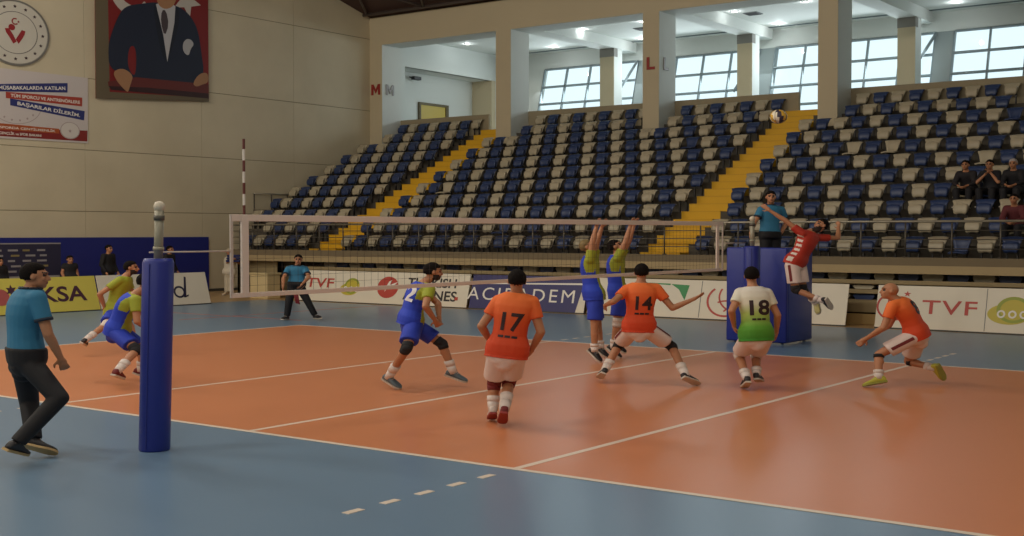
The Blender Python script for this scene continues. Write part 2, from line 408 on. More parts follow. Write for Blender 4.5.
st.use(M_kerb).box((LX, Y0 - 0.14, 1.22), (SX1, Y0, 1.42)).use(mat('kerb_upper', (120, 106, 82), 0.8, noise=0.08, scale=1.5)).box((LX, Y0 - 0.10, 1.42), (SX1, Y0 - 0.02, 1.62))
# void wall under the stand and its pale left end
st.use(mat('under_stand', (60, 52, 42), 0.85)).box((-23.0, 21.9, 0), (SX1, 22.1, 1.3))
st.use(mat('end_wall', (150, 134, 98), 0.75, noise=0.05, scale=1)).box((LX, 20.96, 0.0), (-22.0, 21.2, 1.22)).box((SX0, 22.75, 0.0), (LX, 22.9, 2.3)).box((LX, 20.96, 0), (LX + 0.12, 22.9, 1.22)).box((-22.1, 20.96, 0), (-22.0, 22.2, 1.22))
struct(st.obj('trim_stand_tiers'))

M_yel = mat('stair_yellow', (218, 170, 28), 0.65, noise=0.06, scale=2)
for k, (a, b) in enumerate(STAIRS):
    sp = []; e = 0.012
    sp.append((Y0 - e, 1.30))
    y = Y0 - e
    for i in range(NR):
        sp += [(Y0 + TD*i - e, Z0 + RH*i + e), (Y0 + TD*(i + 0.5) - e, Z0 + RH*i + e), (Y0 + TD*(i + 0.5) - e, Z0 + RH*(i + 0.5) + e), (Y0 + TD*(i+1) - e, Z0 + RH*(i + 0.5) + e)]
    sp[-1] = (31.5, sp[-1][1]); sp += [(31.5, 5.0), (23, 1.30)]
    sm = MB().prism([(u - 0, v) for u, v in sp], lambda u, v, h: (h, u - Y0, v - Z0), a - (a+b)/2, b - (a+b)/2)
    nose = MB()
    for i in range(NR):
        for h, dz in ((0, 0), (0.5, 0.5)):
            yy = TD*(i + h) - e; zz = RH*(i + dz) + e
            nose.box((a - (a+b)/2, yy - 0.012, zz - 0.02), (b - (a+b)/2, yy + 0.05, zz + 0.004))
    o = empty('staircase', ((a+b)/2, Y0, Z0))
    tag(o, ('yellow stepped aisle on the left, next to the small block of seats', 'yellow stepped aisle on the right, rising behind the referee stand')[k], 'stairs', 'yellow aisles of the stand')
    sm.obj('steps', M_yel, o); nose.obj('nosing', mat('nosing', (206, 158, 26), 0.6), o)

# ---------------------------------------------------------------- tip-up seats
M_sw = mat('seat_white', (178, 167, 142), 0.45, noise=0.04, scale=5); M_sb = mat('seat_blue', (45, 62, 102), 0.42, noise=0.05, scale=5)
M_brk = mat('seat_bracket', (50, 48, 46), 0.5, 0.4)
def shell(prof, bow, th, n=7):
    """curved plastic shell; prof rows are (z, y, half width)"""
    mb = MB(); vs = []; rows = len(prof)
    for side in (0, 1):
        for z, y, hw in prof:
            for i in range(n):
                u = -1 + 2*i/(n-1); vs.append((u*hw, y - bow*(u*u) + side*th, z - 0.02*abs(u)**3))
    fs = []; o = rows*n
    for j in range(rows-1):
        for i in range(n-1):
            a = j*n+i; fs += [(a, a+1, a+n+1, a+n), (o+a, o+a+n, o+a+n+1, o+a+1)]
    for j in range(rows-1):
        a = j*n; fs.append((a, a+n, o+a+n, o+a)); a = j*n+n-1; fs.append((a, o+a, o+a+n, a+n))
    for i in range(n-1):
        a = i; fs.append((a, o+a, o+a+1, a+1)); a = (rows-1)*n+i; fs.append((a, a+1, o+a+1, o+a))
    return mb.add(vs, fs)
def back_mb(): return shell([(0.36, 0.02, .13), (0.40, 0.05, .155), (0.47, 0.08, .175), (0.56, 0.10, .195), (0.645, 0.125, .22), (0.69, 0.15, .245), (0.72, 0.19, .255), (0.725, 0.235, .252), (0.71, 0.265, .245)], 0.05, 0.022)
def pan_up_mb(): return shell([(0.345, -0.03, .10), (0.36, -0.06, .145), (0.40, -0.075, .165), (0.48, -0.07, .18), (0.56, -0.045, .185), (0.60, -0.02, .175), (0.612, 0.0, .13)], 0.02, 0.035)
def pan_dn_mb():
    mb = shell([(-0.40, 0, .15), (-0.385, 0.012, .20), (-0.30, 0.0, .22), (-0.15, -0.02, .22), (0.0, -0.012, .20), (0.04, 0.0, .17)], -0.02, 0.035)
    mb.v = [(x, z + 0.02, 0.36 - y) for x, y, z in mb.v]; return mb
def brk_mb(): return MB().box((-0.14, 0.06, 0.0), (-0.10, 0.12, 0.42)).box((0.10, 0.06, 0.0), (0.14, 0.12, 0.42)).box((-0.16, 0.05, 0.30), (0.16, 0.10, 0.335))
def seat_proto(m):
    return {'backrest': back_mb().mesh('backrest'), 'up': pan_up_mb().mesh('seat_pan'), 'down': pan_dn_mb().mesh('seat_pan'), 'bracket': brk_mb().mesh('bracket')}
PROTO = {}
for cname, m in (('white', M_sw), ('blue', M_sb)):
    d = seat_proto(m)
    for k, me in d.items():
        me.materials.append(M_brk if k == 'bracket' else m)
        me.polygons.foreach_set('use_smooth', [k != 'bracket']*len(me.polygons))
    PROTO[cname] = d
ORD = ['first', 'second', 'third', 'fourth', 'fifth', 'sixth', 'seventh', 'eighth', 'ninth', 'tenth', 'eleventh', 'twelfth', 'thirteenth', 'fourteenth', 'fifteenth', 'sixteenth', 'seventeenth', 'eighteenth', 'nineteenth', 'twentieth', 'twenty-first', 'twenty-second', 'twenty-third']
ROW = ['lowest row', 'second row up', 'third row up', 'fourth row up', 'fifth row up', 'sixth row up', 'seventh row up', 'eighth row up', 'ninth row up', 'tenth row up', 'top row']
PT = 0.61
seats = []
SAT = {(3, 'R', 11), (3, 'R', 12), (3, 'R', 13), (1, 'R', 15)}
OPEN = SAT | {(6, 'R', 4), (6, 'R', 6), (5, 'R', 11), (8, 'R', 11), (7, 'M', 3), (1, 'M', 9), (0, 'R', 13), (4, 'M', 17)}
for i in range(NR):
    lo = i < 3
    for sec, first, n, step in (('L', -21.09, (6, 6, 9, 9, 9, 9, 9, 9, 9, 9, 9)[i], -0.58), ('M', -7.66, 20, -0.597), ('R', -6.0 if lo else -5.78, 17, 0.585 if lo else 0.60)):
        for k in range(n):
            x = first + step*k
            if sec == 'R' and x < -5.85: continue
            if i >= 9 and any(a - 0.28 < x < b + 0.28 for a, b in COLS): continue
            if sec == 'R' and x > 0.9 + (NR - i)*0.30: continue
            cname = 'white' if (i + k + (0 if sec == 'M' else 1)) % 2 else 'blue'
            seats.append((math.dist((x, Y0 + TD*i), (10.5, -9.27)), i, sec, k, x, cname))
seats.sort()
def seat_label(i, sec, k, cname, op):
    w = {'L': 'from the left yellow aisle leftwards', 'M': 'from the right yellow aisle leftwards', 'R': 'right of the right yellow aisle'}[sec]
    return ('%s seat, pan down, %s, %s %s' if op else '%s tip-up seat, %s, %s %s') % (cname, ROW[i], ORD[k], w)
rest = MB()
SEATS = {}
for q, (dist, i, sec, k, x, cname) in enumerate(seats):
    op = (i, sec, k) in OPEN
    p_ = (x, Y0 + TD*i + 0.52, Z0 + RH*i); d = PROTO[cname]
    SEATS[(i, sec, k)] = p_
    if q < 300:
        o = empty('stadium_seat', p_); tag(o, seat_label(i, sec, k, cname, op), 'seat', 'tip-up seats in the stand')
        for nm, me in (('backrest', d['backrest']), ('seat_pan', d['down' if op else 'up']), ('bracket', d['bracket'])):
            c_ = bpy.data.objects.new(nm, me); COL.objects.link(c_); c_.parent = o
    else:
        for me in (d['backrest'], d['down' if op else 'up'], d['bracket']):
            rest.use(me.materials[0]).add([Vector(p_) + v.co for v in me.vertices], [tuple(f.vertices) for f in me.polygons])
o = rest.obj('stadium_seats', smooth=True); tag(o, 'blue and white tip-up seats filling the upper rows of the stand', 'seats', None, 'stuff')

# ---------------------------------------------------------------- guard rail along the front of the stand
M_rail = mat('rail_steel', (176, 168, 150), 0.35, 0.6); M_rail_d = mat('rail_post', (96, 90, 80), 0.45, 0.5)
o = empty('guard_rail', (-8, Y0 - 0.06, 1.62)); tag(o, 'long metal guard rail along the front edge of the seats', 'railing')
def rl(x, z): return (x + 8, 0, z - 1.62)
MB().cone(rl(LX, 2.5), rl(SX1, 2.5), 0.032, 0.032, 10).obj('top_rail', M_rail, o, True)
for z in (2.28, 2.06, 1.84): MB().cone(rl(LX, z), rl(SX1, z), 0.012, 0.012, 8).obj('wire_rail', M_rail_d, o, True)
x = LX
while x < 5:
    MB().cone(rl(x, 1.62), rl(x, 2.5), 0.022, 0.022, 8).cone(rl(x, 1.62), rl(x, 1.64), 0.06, 0.06, 10).obj('post', M_rail_d, o, True); x += 1.12
# rail climbing the left end
o = empty('guard_rail', (-26.07, 22.6, 2.4)); tag(o, 'short guard rail with posts at the left end of the stand', 'railing')
MB().tube([(0, 0.8, 1.35), (0, 3.6, 1.35)], 0.03).obj('top_rail', M_rail, o, True)
MB().tube([(0, 0.8, 0.7), (0, 3.6, 0.7)], 0.02).obj('wire_rail', M_rail_d, o, True)
for k, yy in enumerate((0.85, 1.75, 2.6, 3.5)):
    zb = Z0 + RH*max(0, math.floor((22.6 + yy - Y0)/TD)) - 2.4
    MB().tube([(0, yy, zb), (0, yy, 1.35)], 0.025).obj('post', M_rail_d, o, True)

# ---------------------------------------------------------------- folded telescopic bleacher under the stand
o = empty('telescopic_bleacher', (-8, 20.4, 0)); tag(o, 'folded beige telescopic bleacher pushed in under the stand', 'bleacher')
M_fas = mat('bleacher_beige', (150, 132, 96), 0.7, noise=0.06, scale=2); M_fas2 = mat('bleacher_tan', (176, 146, 92), 0.7, noise=0.06, scale=2)
BX0, BX1 = -12.3, 17.5
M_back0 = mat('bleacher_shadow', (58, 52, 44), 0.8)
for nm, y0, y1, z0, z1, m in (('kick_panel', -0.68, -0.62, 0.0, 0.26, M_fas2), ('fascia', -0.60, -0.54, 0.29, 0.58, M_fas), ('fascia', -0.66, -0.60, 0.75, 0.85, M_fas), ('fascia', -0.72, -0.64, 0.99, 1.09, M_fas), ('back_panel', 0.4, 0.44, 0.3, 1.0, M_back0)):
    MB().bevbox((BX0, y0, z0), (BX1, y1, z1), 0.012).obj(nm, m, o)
MB().box((BX0, -0.60, 0.58), (BX1, 0.4, 0.60)).obj('deck', M_fas, o); MB().box((BX0, -0.60, 0.83), (BX1, 0.4, 0.85)).obj('deck', M_fas, o); MB().box((BX0, -0.64, 0.97), (BX1, 1.5, 0.99)).obj('deck', M_fas, o)
MB().box((BX0 - 0.05, -0.5, 0.0), (BX0, 1.4, 1.05)).obj('end_panel', M_fas2, o)
x = BX0 + 0.5; k = 0
def lid(y_, z_, h_): 
    m_ = MB(); m_.prism([(-.20, 0), (.20, 0), (.27, h_*.7), (.24, h_), (-.24, h_), (-.27, h_*.7)], lambda u, v, q: (u, y_ + q, z_ + v), 0, 0.4); return m_
protos = []
for y_, z_, h_ in ((0.85, 0.99, 0.20), (-0.58, 0.86, 0.09), (-0.56, 0.60, 0.13)):
    pr = []
    for m_ in (M_sw, M_sb): me = lid(y_, z_, h_).mesh('folded_seat'); me.materials.append(m_); pr.append(me)
    protos.append(pr)
while x < 13.0:
    for r_, pr in enumerate(protos):
        if r_ and not (6.4 < x < 9.4): continue
        c_ = bpy.data.objects.new('folded_seat', pr[(k + (r_ == 2)) % 2]); COL.objects.link(c_); c_.parent = o; c_.location = (x, 0, 0)
    x += PT; k += 1
# pale crate at the bleacher's left end
o = empty('equipment_box', (-20.85, 19.25, 0)); tag(o, 'pale beige box standing on the floor behind the far line judge', 'box')
MB().bevbox((-0.42, -0.3, 0), (0.42, 0.3, 0.86), 0.02).obj('body', mat('box_cream', (206, 186, 140), 0.6), o)
MB().bevbox((-0.45, -0.33, 0.8), (0.45, 0.33, 0.87), 0.015).obj('lid', mat('box_cream_lid', (196, 178, 134), 0.6), o)

# ================================================================ ADVERTISING BOARDS (leaning back a little)
M_bw = mat('board_white', (226, 216, 196), 0.5, noise=0.02, scale=2); M_back = mat('board_back', (70, 66, 60), 0.7); M_edge = mat('board_edge', (60, 58, 54), 0.6)
def board(x0, y0, x1, y1, lean, lb, m=None, hgt=1.0):
    """standing board from (x0,y0) to (x1,y1); returns (object, writing face, length)"""
    a, b = Vector((x0, y0, 0)), Vector((x1, y1, 0)); r = (b - a).normalized(); n = Vector((r.y, -r.x, 0)); up = Vector((-n.x*lean, -n.y*lean, 1)).normalized()
    mid = (a + b)/2; L = (b - a).length; o = empty('advert_board', mid)
    tag(o, lb, 'advertising board', 'advertising boards round the court')
    F = Face((0, 0, 0.03), r, up); mb = MB().use(m or M_bw)
    mb.prism([(-L/2, 0), (L/2, 0), (L/2, hgt), (-L/2, hgt)], lambda u, v, h: F.p(u, v, h), -0.03, 0.0); mb.obj('panel', None, o)
    bk = MB(); 
    bk.prism([(-L/2, -0.03), (L/2, -0.03), (L/2, 0.0), (-L/2, 0.0)], lambda u, v, h: F.p(u, v, h), -0.035, 0.01); bk.obj('foot_rail', M_edge, o)
    for s in (-0.8, 0.0, 0.8):
        q = F.p(s*L/2, hgt*0.85, -0.03); e = Vector((q.x, q.y, 0.02)) - n*0.22
        MB().tube([q, e], 0.02, 6).obj('strut', M_back, o)
    return o, F, L
BL = 0.26; BY = 18.85
M_tr = mat('ink_red', (186, 66, 54), 0.5); M_tk = mat('ink_black', (44, 38, 40), 0.5); M_tn = mat('ink_navy', (44, 46, 96), 0.5)
M_ty = mat('ink_yellow', (196, 178, 60), 0.5); M_tg = mat('ink_green', (52, 140, 78), 0.5); M_twh = mat('ink_white', (236, 230, 220), 0.5); M_tgr = mat('ink_grey', (120, 116, 112), 0.5)

def emblem(F, o, cx, name='emblem', sc=1.0):
    mb = MB().use(M_ty); F.disc(mb, cx, 0.52, 0.26*sc, sq=1.25, h=0.004); F.disc(mb, cx - 0.1, 0.42, 0.2*sc, sq=2.0, h=0.005)
    mb.use(mat('ink_lime', (150, 160, 50), 0.5)); F.ring(mb, cx, 0.52, 0.2*sc, 0.255*sc, 20, 330, h=0.008, sq=1.25)
    mb.use(M_twh)
    for k, ch in enumerate('OGO'): F.ring(mb, cx - 0.26 + 0.24*k, 0.42, 0.05, 0.09, h=0.009)
    mb.obj(name, None, o)
# board 1: federation letters, emblem, airline
o, F, L = board(-19.0, BY, -11.85, BY, BL, 'white board with red letters and round red bird badge, behind the number 12 player')
mb = MB().use(M_tr); F.text(mb, 'TVF', -2.56, 0.45, 0.30, 1.25, 0.02); mb.obj('lettering', None, o)
emblem(F, o, -1.13)
mb = MB().use(M_tr); F.disc(mb, 0.39, 0.52, 0.34, sq=1.28); mb.use(M_twh)
pts = [(-.34, -.08), (-.06, .0), (.02, .16), (.12, .22), (.06, .06), (.34, .16), (.10, -.06), (.0, -.05), (-.1, -.16), (-.06, -.04)]
F.poly(mb, [(0.39 + u*1.15, 0.54 + v) for u, v in pts], 0.008); mb.obj('bird_badge', None, o)
mb = MB().use(M_tk); F.text(mb, 'TURKISH', 2.15, 0.57, 0.27, 1.9, 0.03); mb.obj('lettering', None, o); mb = MB().use(M_tk); F.text(mb, 'AIRLINES', 2.12, 0.17, 0.29, 2.1, 0.03); mb.obj('lettering', None, o)
mb = MB().use(M_tr); F.rect(mb, 3.1, 0.2, 3.22, 0.3, 0.008); mb.obj('accent', None, o)
# board 2: navy with white letters
o, F, L = board(-11.75, BY, -7.75, BY, BL, 'navy blue board with big white letters, behind the number 17 player', mat('board_navy', (52, 50, 104), 0.5))
mb = MB().use(M_twh); F.text(mb, 'ACIBADEM', -0.22, 0.26, 0.37, 3.75, 0.0, space=1.25); mb.obj('lettering', None, o)
mb = MB().use(M_twh); F.poly(mb, [(-1.95, .72), (1.95, .78), (1.95, .83), (-1.95, .75)]); mb.obj('stripe', None, o)
mb = MB().use(M_bw); F.poly(mb, [(1.72, 0.0), (2.0, 0.0), (2.0, 1.0), (1.93, 1.0)], 0.006); mb.obj('white_corner', None, o)
# board 3: white with green flag shape and red ball badge
o, F, L = board(-7.65, BY, -2.9, BY, BL, 'white board with green triangle and red ball badge, left of the referee stand')
mb = MB().use(M_tg); F.poly(mb, [(0.12, 0.88), (0.66, 0.86), (0.56, 0.46), (0.36, 0.74)]); F.poly(mb, [(-0.7, 0.9), (0.1, 0.89), (0.1, 0.85), (-0.7, .88)]); mb.obj('green_emblem', None, o)
def ball_badge(F, o, cx, cy=0.5, sc=1.0):
    mb = MB().use(M_tr); q = 1.25
    F.ring(mb, cx, cy, 0.37*sc, 0.42*sc, 130, 395, sq=q); F.ring(mb, cx + 0.3*sc, cy + 0.12*sc, 0.36*sc, 0.40*sc, 150, 262, sq=q); F.ring(mb, cx - 0.32*sc, cy + .02*sc, 0.36*sc, 0.40*sc, -50, 40, sq=q)
    F.ring(mb, cx + 0.02*sc, cy - 0.36*sc, 0.34*sc, 0.38*sc, 30, 120, sq=q); F.star(mb, cx + 0.36*sc, cy + 0.38*sc, 0.09*sc, sq=q); mb.obj('ball_badge', None, o)
mb = MB().use(M_tgr); F.rect(mb, 1.01, 0.02, 1.03, 0.98); mb.obj('seam', None, o)
ball_badge(F, o, 1.72, 0.48)
# board 4: short white board right of the stand
o, F, L = board(-2.8, BY, -0.36, BY, BL, 'short white board behind the jumping player, right of the referee stand')
# board 5: right side
o, F, L = board(0.36, BY - 0.03, 8.6, BY - 0.35, BL, 'long white board with red letters, at the right edge behind the bald player')
mb = MB().use(M_tr); F.text(mb, 'TVF', -L/2 + 1.70, 0.36, 0.32, 1.24, 0.012, space=1.1); mb.obj('lettering', None, o)
ball_badge(F, o, -L/2 + 0.42, 0.5, 0.8)
mb = MB().use(M_tgr); F.rect(mb, -L/2 + 2.5, 0.02, -L/2 + 2.515, 0.98); mb.obj('seam', None, o)
emblem(F, o, -L/2 + 3.1, sc=1.15)
# left end boards
o, F, L = board(-19.75, 7.2, -19.75, 12.0, 0.30, 'yellow board with dark letters behind the nearest official, at the left end', mat('board_yellow', (214, 198, 88), 0.5))
mb = MB().use(mat('ink_plum', (74, 40, 58), 0.5)); F.text(mb, 'KSA', L/2 - 1.12, 0.3, 0.42, 1.45, 0.03); mb.obj('lettering', None, o)
mb = MB().use(mat('ink_plum', (74, 40, 58), 0.5)); F.star(mb, L/2 - 2.65, 0.66, 0.17, 6, 0.5); mb.obj('star', None, o)
mb = MB().use(mat('ink_rose', (176, 88, 84), 0.5)); F.disc(mb, L/2 - 2.98, 0.48, 0.23, sq=1.1); mb.obj('red_dot', None, o)
o, F, L = board(-19.75, 12.06, -19.75, 16.0, 0.30, 'white board with a dark handwritten letter d, behind the near net post')
mb = MB().use(mat('ink_indigo', (34, 30, 62), 0.5)); cx = L/2 - 1.12
F.ring(mb, cx, 0.40, 0.13, 0.19, 10, 370, sq=1.15); F.poly(mb, [(cx + .13, .22), (cx + .22, .22), (cx + .34, .86), (cx + .27, .88)], 0.006); F.poly(mb, [(cx + .14, .22), (cx + .30, .25), (cx + .34, .31), (cx + .2, .27)], 0.006); mb.obj('lettering', None, o)

# ================================================================ HANGINGS ON THE LEFT WALL
# press backdrop
o = empty('press_backdrop', (-24.6, 11.4, 0)); tag(o, 'dark press backdrop with a grid of small logos by the blue wall padding', 'backdrop')
F = Face((0, 0, 0), (0, 1, 0), (0, 0, 1))
MB().use(mat('backdrop_dark', (42, 40, 66), 0.7)).prism([(-3, .35), (2.55, .35), (2.55, 1.9), (-3, 1.9)], lambda u, v, h: F.p(u, v, h), -0.03, 0).obj('cloth', None, o)
mb = MB().use(mat('logo_pale', (150, 146, 150), 0.6)); mb2 = MB().use(mat('logo_sand', (140, 126, 84), 0.6))
for r_ in range(5):
    for c_ in range(10):
        u = -2.8 + c_*0.5 + (0.1 if r_ % 2 else 0); v = 0.98 + r_*0.165; q = mb2 if (r_*3 + c_) % 4 == 0 else mb
        F.rect(q, u, v, u + 0.24 + 0.05*((r_ + c_) % 3), v + 0.06, 0.006)
F.rect(mb, -3, 0.72, 2.5, 0.86, 0.006)
F.rect(mb, -3, 1.86, 2.55, 1.9, 0.006)
mb.obj('logos', None, o); mb2.obj('sand_logos', None, o)
for u in (-2.9, 2.45): MB().tube([F.p(u, 0, -0.06), F.p(u, 1.9, -0.06)], 0.025).box((-0.26, u - 0.03, 0), (0.2, u + 0.03, 0.04)).obj('stand_pole', M_rail_d, o)

# round emblem
o = empty('wall_emblem', (XL, 13.39, 8.70)); tag(o, 'big round white emblem with a ring of dots, high on the left wall', 'emblem')
F = Face((0.03, 0, 0), (0, 1, 0), (0, 0, 1)); SQ = 1.17; RR = 1.07
mb = MB().use(mat('emblem_rim', (150, 146, 136), 0.5)); F.poly(mb, [(math.cos(2*math.pi*i/48)*RR*SQ, math.sin(2*math.pi*i/48)*RR) for i in range(48)], 0.02, 0.05); mb.obj('disc', None, o)
mb = MB().use(mat('emblem_white', (206, 200, 186), 0.5)); F.ring(mb, 0, 0, 0, RR*0.93, h=0.03, n=48, sq=SQ); mb.obj('face', None, o)
mb = MB().use(mat('emblem_grey', (120, 116, 110), 0.5)); F.ring(mb, 0, 0, RR*0.62, RR*0.64, h=0.036, n=48, sq=SQ); F.ring(mb, 0, 0, RR*0.95, RR*0.98, h=0.036, n=48, sq=SQ)
mb.use(mat('ink_brown', (70, 50, 52), 0.5))
for k in range(16): F.star(mb, math.cos(R(22.5*k))*RR*0.79*SQ, math.sin(R(22.5*k))*RR*0.79, 0.06, 5, 0.5, sq=SQ, h=0.036)
mb.obj('star_ring', None, o)
mb = MB().use(mat('ink_crimson', (150, 40, 44), 0.5))
k_ = 0.66
def fp(pts): F.poly(mb, [(u*k_*1.1, v*k_ - .02) for u, v in pts], 0.036)
F.disc(mb, -0.12, 0.16, 0.10, 0.036, sq=SQ); fp([(-.5, .18), (-.3, .2), (-.12, -.06), (.06, -.4), (-.1, -.52), (-.3, -.2), (-.44, -.02)])
fp([(.5, .16), (.32, .2), (.2, .0), (.02, -.3), (.16, -.5), (.36, -.2), (.46, .0)]); F.ring(mb, 0.0, 0.36, 0.07, 0.11, 60, 320, 0.036, sq=SQ); F.star(mb, 0.12, 0.36, 0.05, h=0.036)
mb.obj('figure', None, o)

# campaign banner
o = empty('banner', (XL, 13.2, 6.37)); tag(o, 'white wall banner with slanted red and blue strips of lettering', 'banner')
F = Face((0.03, 0, 0), (0, 1, 0), (0, 0, 1))
mb = MB().use(mat('banner_white', (206, 196, 192), 0.6)); mb.prism([(-1.1, -1.12), (2.88, -1.09), (2.9, 1.14), (-1.1, 1.14)], lambda u, v, h: F.p(u, v, h), -0.02, 0.0); mb.obj('sheet', None, o)
def strip(pts, m, body, n0=0.06, n1=0.97):
    """four corners: lower left, lower right, upper right, upper left"""
    mb = MB().use(m); F.poly(mb, pts, 0.006); mb.obj('strip', None, o)
    (ax, ay), (bx, by), (cx_, cy_), (dx, dy) = pts; ly, ry = ay + (dy-ay)*.27, by + (cy_-by)*.27; hh = (dy - ay)*.5
    x0, x1 = ax + (bx-ax)*n0, ax + (bx-ax)*n1; sl = math.atan2(ry-ly, bx-ax); xm = (x0+x1)/2
    mb = MB().use(M_twh); F.text(mb, body, xm, ly + (ry-ly)*(xm-ax)/(bx-ax), hh, (x1-x0)/math.cos(sl), 0.03, rot=sl, h=0.01); mb.obj('lettering', None, o)
strip([(-.55, .37), (2.1, .57), (2.11, .89), (-.55, .60)], mat('strip_blue', (44, 50, 112), 0.6), 'MÜSABAKALARDA KATILAN')
strip([(-.15, .19), (2.66, .15), (2.67, .45), (-.15, .39)], mat('strip_red', (168, 62, 46), 0.6), 'TÜM SPORCU VE ANTRENÖRLERE')
strip([(0, -.03), (2.73, -.32), (2.76, 0.0), (0, .19)], mat('strip_blue', (44, 50, 112), 0.6), 'BAŞARILAR DİLERİM.', .09, .94)
mb = MB().use(mat('strip_crimson', (132, 36, 30), 0.6)); F.poly(mb, [(-1.1, -1.05), (2.85, -1.03), (2.86, -.66), (-1.1, -.80)], 0.006); mb.obj('foot_strip', None, o)
mb = MB().use(mat('strip_rust', (172, 84, 40), 0.6)); F.poly(mb, [(-1.1, -.84), (1.77, -.83), (1.77, -.67), (-1.1, -.62)], 0.008); mb.obj('rust_strip', None, o)
mb = MB().use(M_twh); F.text(mb, 'SPORDA CENTİLMENLİK', 0.62, -.79, 0.07, 2.0, 0.02, h=0.012); mb.obj('lettering', None, o); mb = MB().use(M_twh); F.text(mb, 'GENÇLİK ve SPOR BAKANI', 0.35, -.98, 0.08, 1.5, 0.02, h=0.012); mb.obj('lettering', None, o)
mb = MB().use(mat('seal_white', (214, 206, 198), 0.6)); F.disc(mb, 2.18, -.70, .29, 0.011, sq=1.3); mb.use(mat('seal_line', (170, 150, 146), 0.6)); F.ring(mb, 2.18, -.70, .265, .285, h=0.014, sq=1.3); F.star(mb, 2.18, -.72, .07, h=0.014); mb.obj('seal', None, o)
mb = MB().use(mat('seal_line', (170, 150, 146), 0.6)); F.ring(mb, 0.2, 0.0, 0.60, 0.615, 200, 350, h=0.003, sq=1.5)
for k in range(6): F.star(mb, 0.2 + math.cos(R(215 + 22*k))*0.5*1.5, math.sin(R(215 + 22*k))*0.5, 0.05, h=0.003)
mb.obj('watermark_ring', None, o)

# hanging portrait: a plain man in a dark suit behind a desk on a red ground
o = empty('portrait_banner', (XL, 18.85, 9.3)); tag(o, 'tall hanging picture of a man in a dark suit on red ground', 'hanging picture')
F = Face((0.12, 0, 0), (0, 1, 0), (0, 0, 1)); y0, y1 = -2.5, 2.4; T0 = 2.9
def soft(pts, n=2):
    for _ in range(n):
        q = []
        for (a, b_), (c_, d_) in zip(pts, pts[1:] + pts[:1]): q += [(a*.75 + c_*.25, b_*.75 + d_*.25), (a*.25 + c_*.75, b_*.25 + d_*.75)]
        pts = q
    return pts
def pf(mb, pts, h, n=2): return F.poly(mb, soft(pts, n), h)
mb = MB().use(mat('pic_red', (124, 22, 20), 0.6)); mb.prism([(y0, -2.47), (y1, -2.16), (y1, T0), (y0, T0)], lambda u, v, h: F.p(u, v, h), -0.02, 0.0); mb.obj('sheet', None, o)
mb = MB().use(mat('pic_olive', (104, 92, 70), 0.7)); F.poly(mb, [(y0, -2.47), (-1.95, -2.3), (-2.0, T0), (y0, T0)], .004); F.poly(mb, [(y0, -2.47), (y1, -2.16), (y1, -2.02), (y0, -2.22)], .005); mb.obj('border', None, o)
mb = MB().use(mat('pic_white', (190, 182, 172), 0.6)); F.ring(mb, -0.95, 1.55, 0.62, 1.0, 110, 320, h=.006, sq=1.0); mb.obj('crescent', None, o); mb = MB().use(mat('pic_white', (190, 182, 172), 0.6)); F.star(mb, 1.40, 1.45, .66, h=.006, rot=66); mb.obj('star', None, o)
M_suit = mat('pic_suit', (26, 32, 52), 0.6)
mb = MB().use(M_suit); pf(mb, [(-1.96, -1.40), (-2.0, -.75), (-1.92, -.3), (-1.62, .4), (-1.30, .86), (-.6, 1.05), (.02, 1.2), (.93, 1.22), (1.5, 1.0), (1.9, .5), (2.05, -.3), (2.2, -1.2), (1.75, -1.62), (.5, -1.75), (-.85, -1.72), (-1.35, -1.5)], .010); mb.obj('suit', None, o)
mb = MB().use(mat('pic_lapel', (20, 25, 40), .6)); pf(mb, [(-.1, 1.1), (.04, 1.12), (.5, -.9), (.3, -.75), (.05, .1)], .012, 1); pf(mb, [(.9, 1.16), (1.05, 1.1), (1.0, .35), (.52, -.9), (.84, .5)], .012, 1); mb.obj('lapels', None, o)
mb = MB().use(mat('pic_red', (124, 22, 20), 0.6)); pf(mb, [(-1.13, -.5), (-.84, -.5), (-.86, -1.5), (-1.05, -1.5), (-1.22, -1.14)], .013); mb.obj('red_gap', None, o)
mb = MB().use(mat('pic_shirt', (186, 184, 186), 0.6)); F.poly(mb, [(.02, 1.12), (.45, 1.3), (.88, 1.18), (.83, .58), (.5, -.88), (.33, .06)], .014); mb.use(mat('pic_hanky', (176, 176, 178), .6)); pf(mb, [(1.19, -.16), (1.35, .05), (1.57, .06), (1.73, -.1), (1.55, -.3), (1.47, -.58), (1.22, -.45)], .014); mb.obj('shirt', None, o)
mb = MB().use(mat('pic_tie', (70, 58, 62), 0.6)); pf(mb, [(.27, .95), (.46, .97), (.58, .46), (.39, .0), (.22, .49)], .017, 1); mb.obj('tie', None, o)
mb = MB().use(mat('pic_skin', (166, 122, 86), 0.6)); pf(mb, [(.1, 1.1), (.42, .98), (.8, 1.15), (.98, 1.6), (.95, 2.2), (.7, 2.5), (.2, 2.5), (-.02, 2.2), (-.02, 1.6)], .019); mb.use(mat('pic_hair', (40, 26, 22), .7)); pf(mb, [(-.06, 2.1), (.2, 2.32), (.75, 2.32), (1.0, 2.1), (.98, 2.6), (.5, 2.75), (0, 2.6)], .022); mb.obj('head', None, o)
mb = MB().use(mat('pic_skin', (166, 122, 86), 0.6)); pf(mb, [(-1.82, -1.5), (-1.55, -1.34), (-1.25, -1.36), (-.98, -1.55), (-1.08, -1.8), (-1.2, -2.15), (-1.3, -2.1), (-1.5, -1.95), (-1.7, -1.75)], .020); mb.obj('hand', None, o)
mb = MB().use(mat('pic_skin', (166, 122, 86), 0.6)); pf(mb, [(1.62, -1.56), (1.95, -1.15), (2.36, -1.08), (2.38, -1.45), (2.1, -1.55), (1.8, -1.68)], .020); mb.obj('hand', None, o)
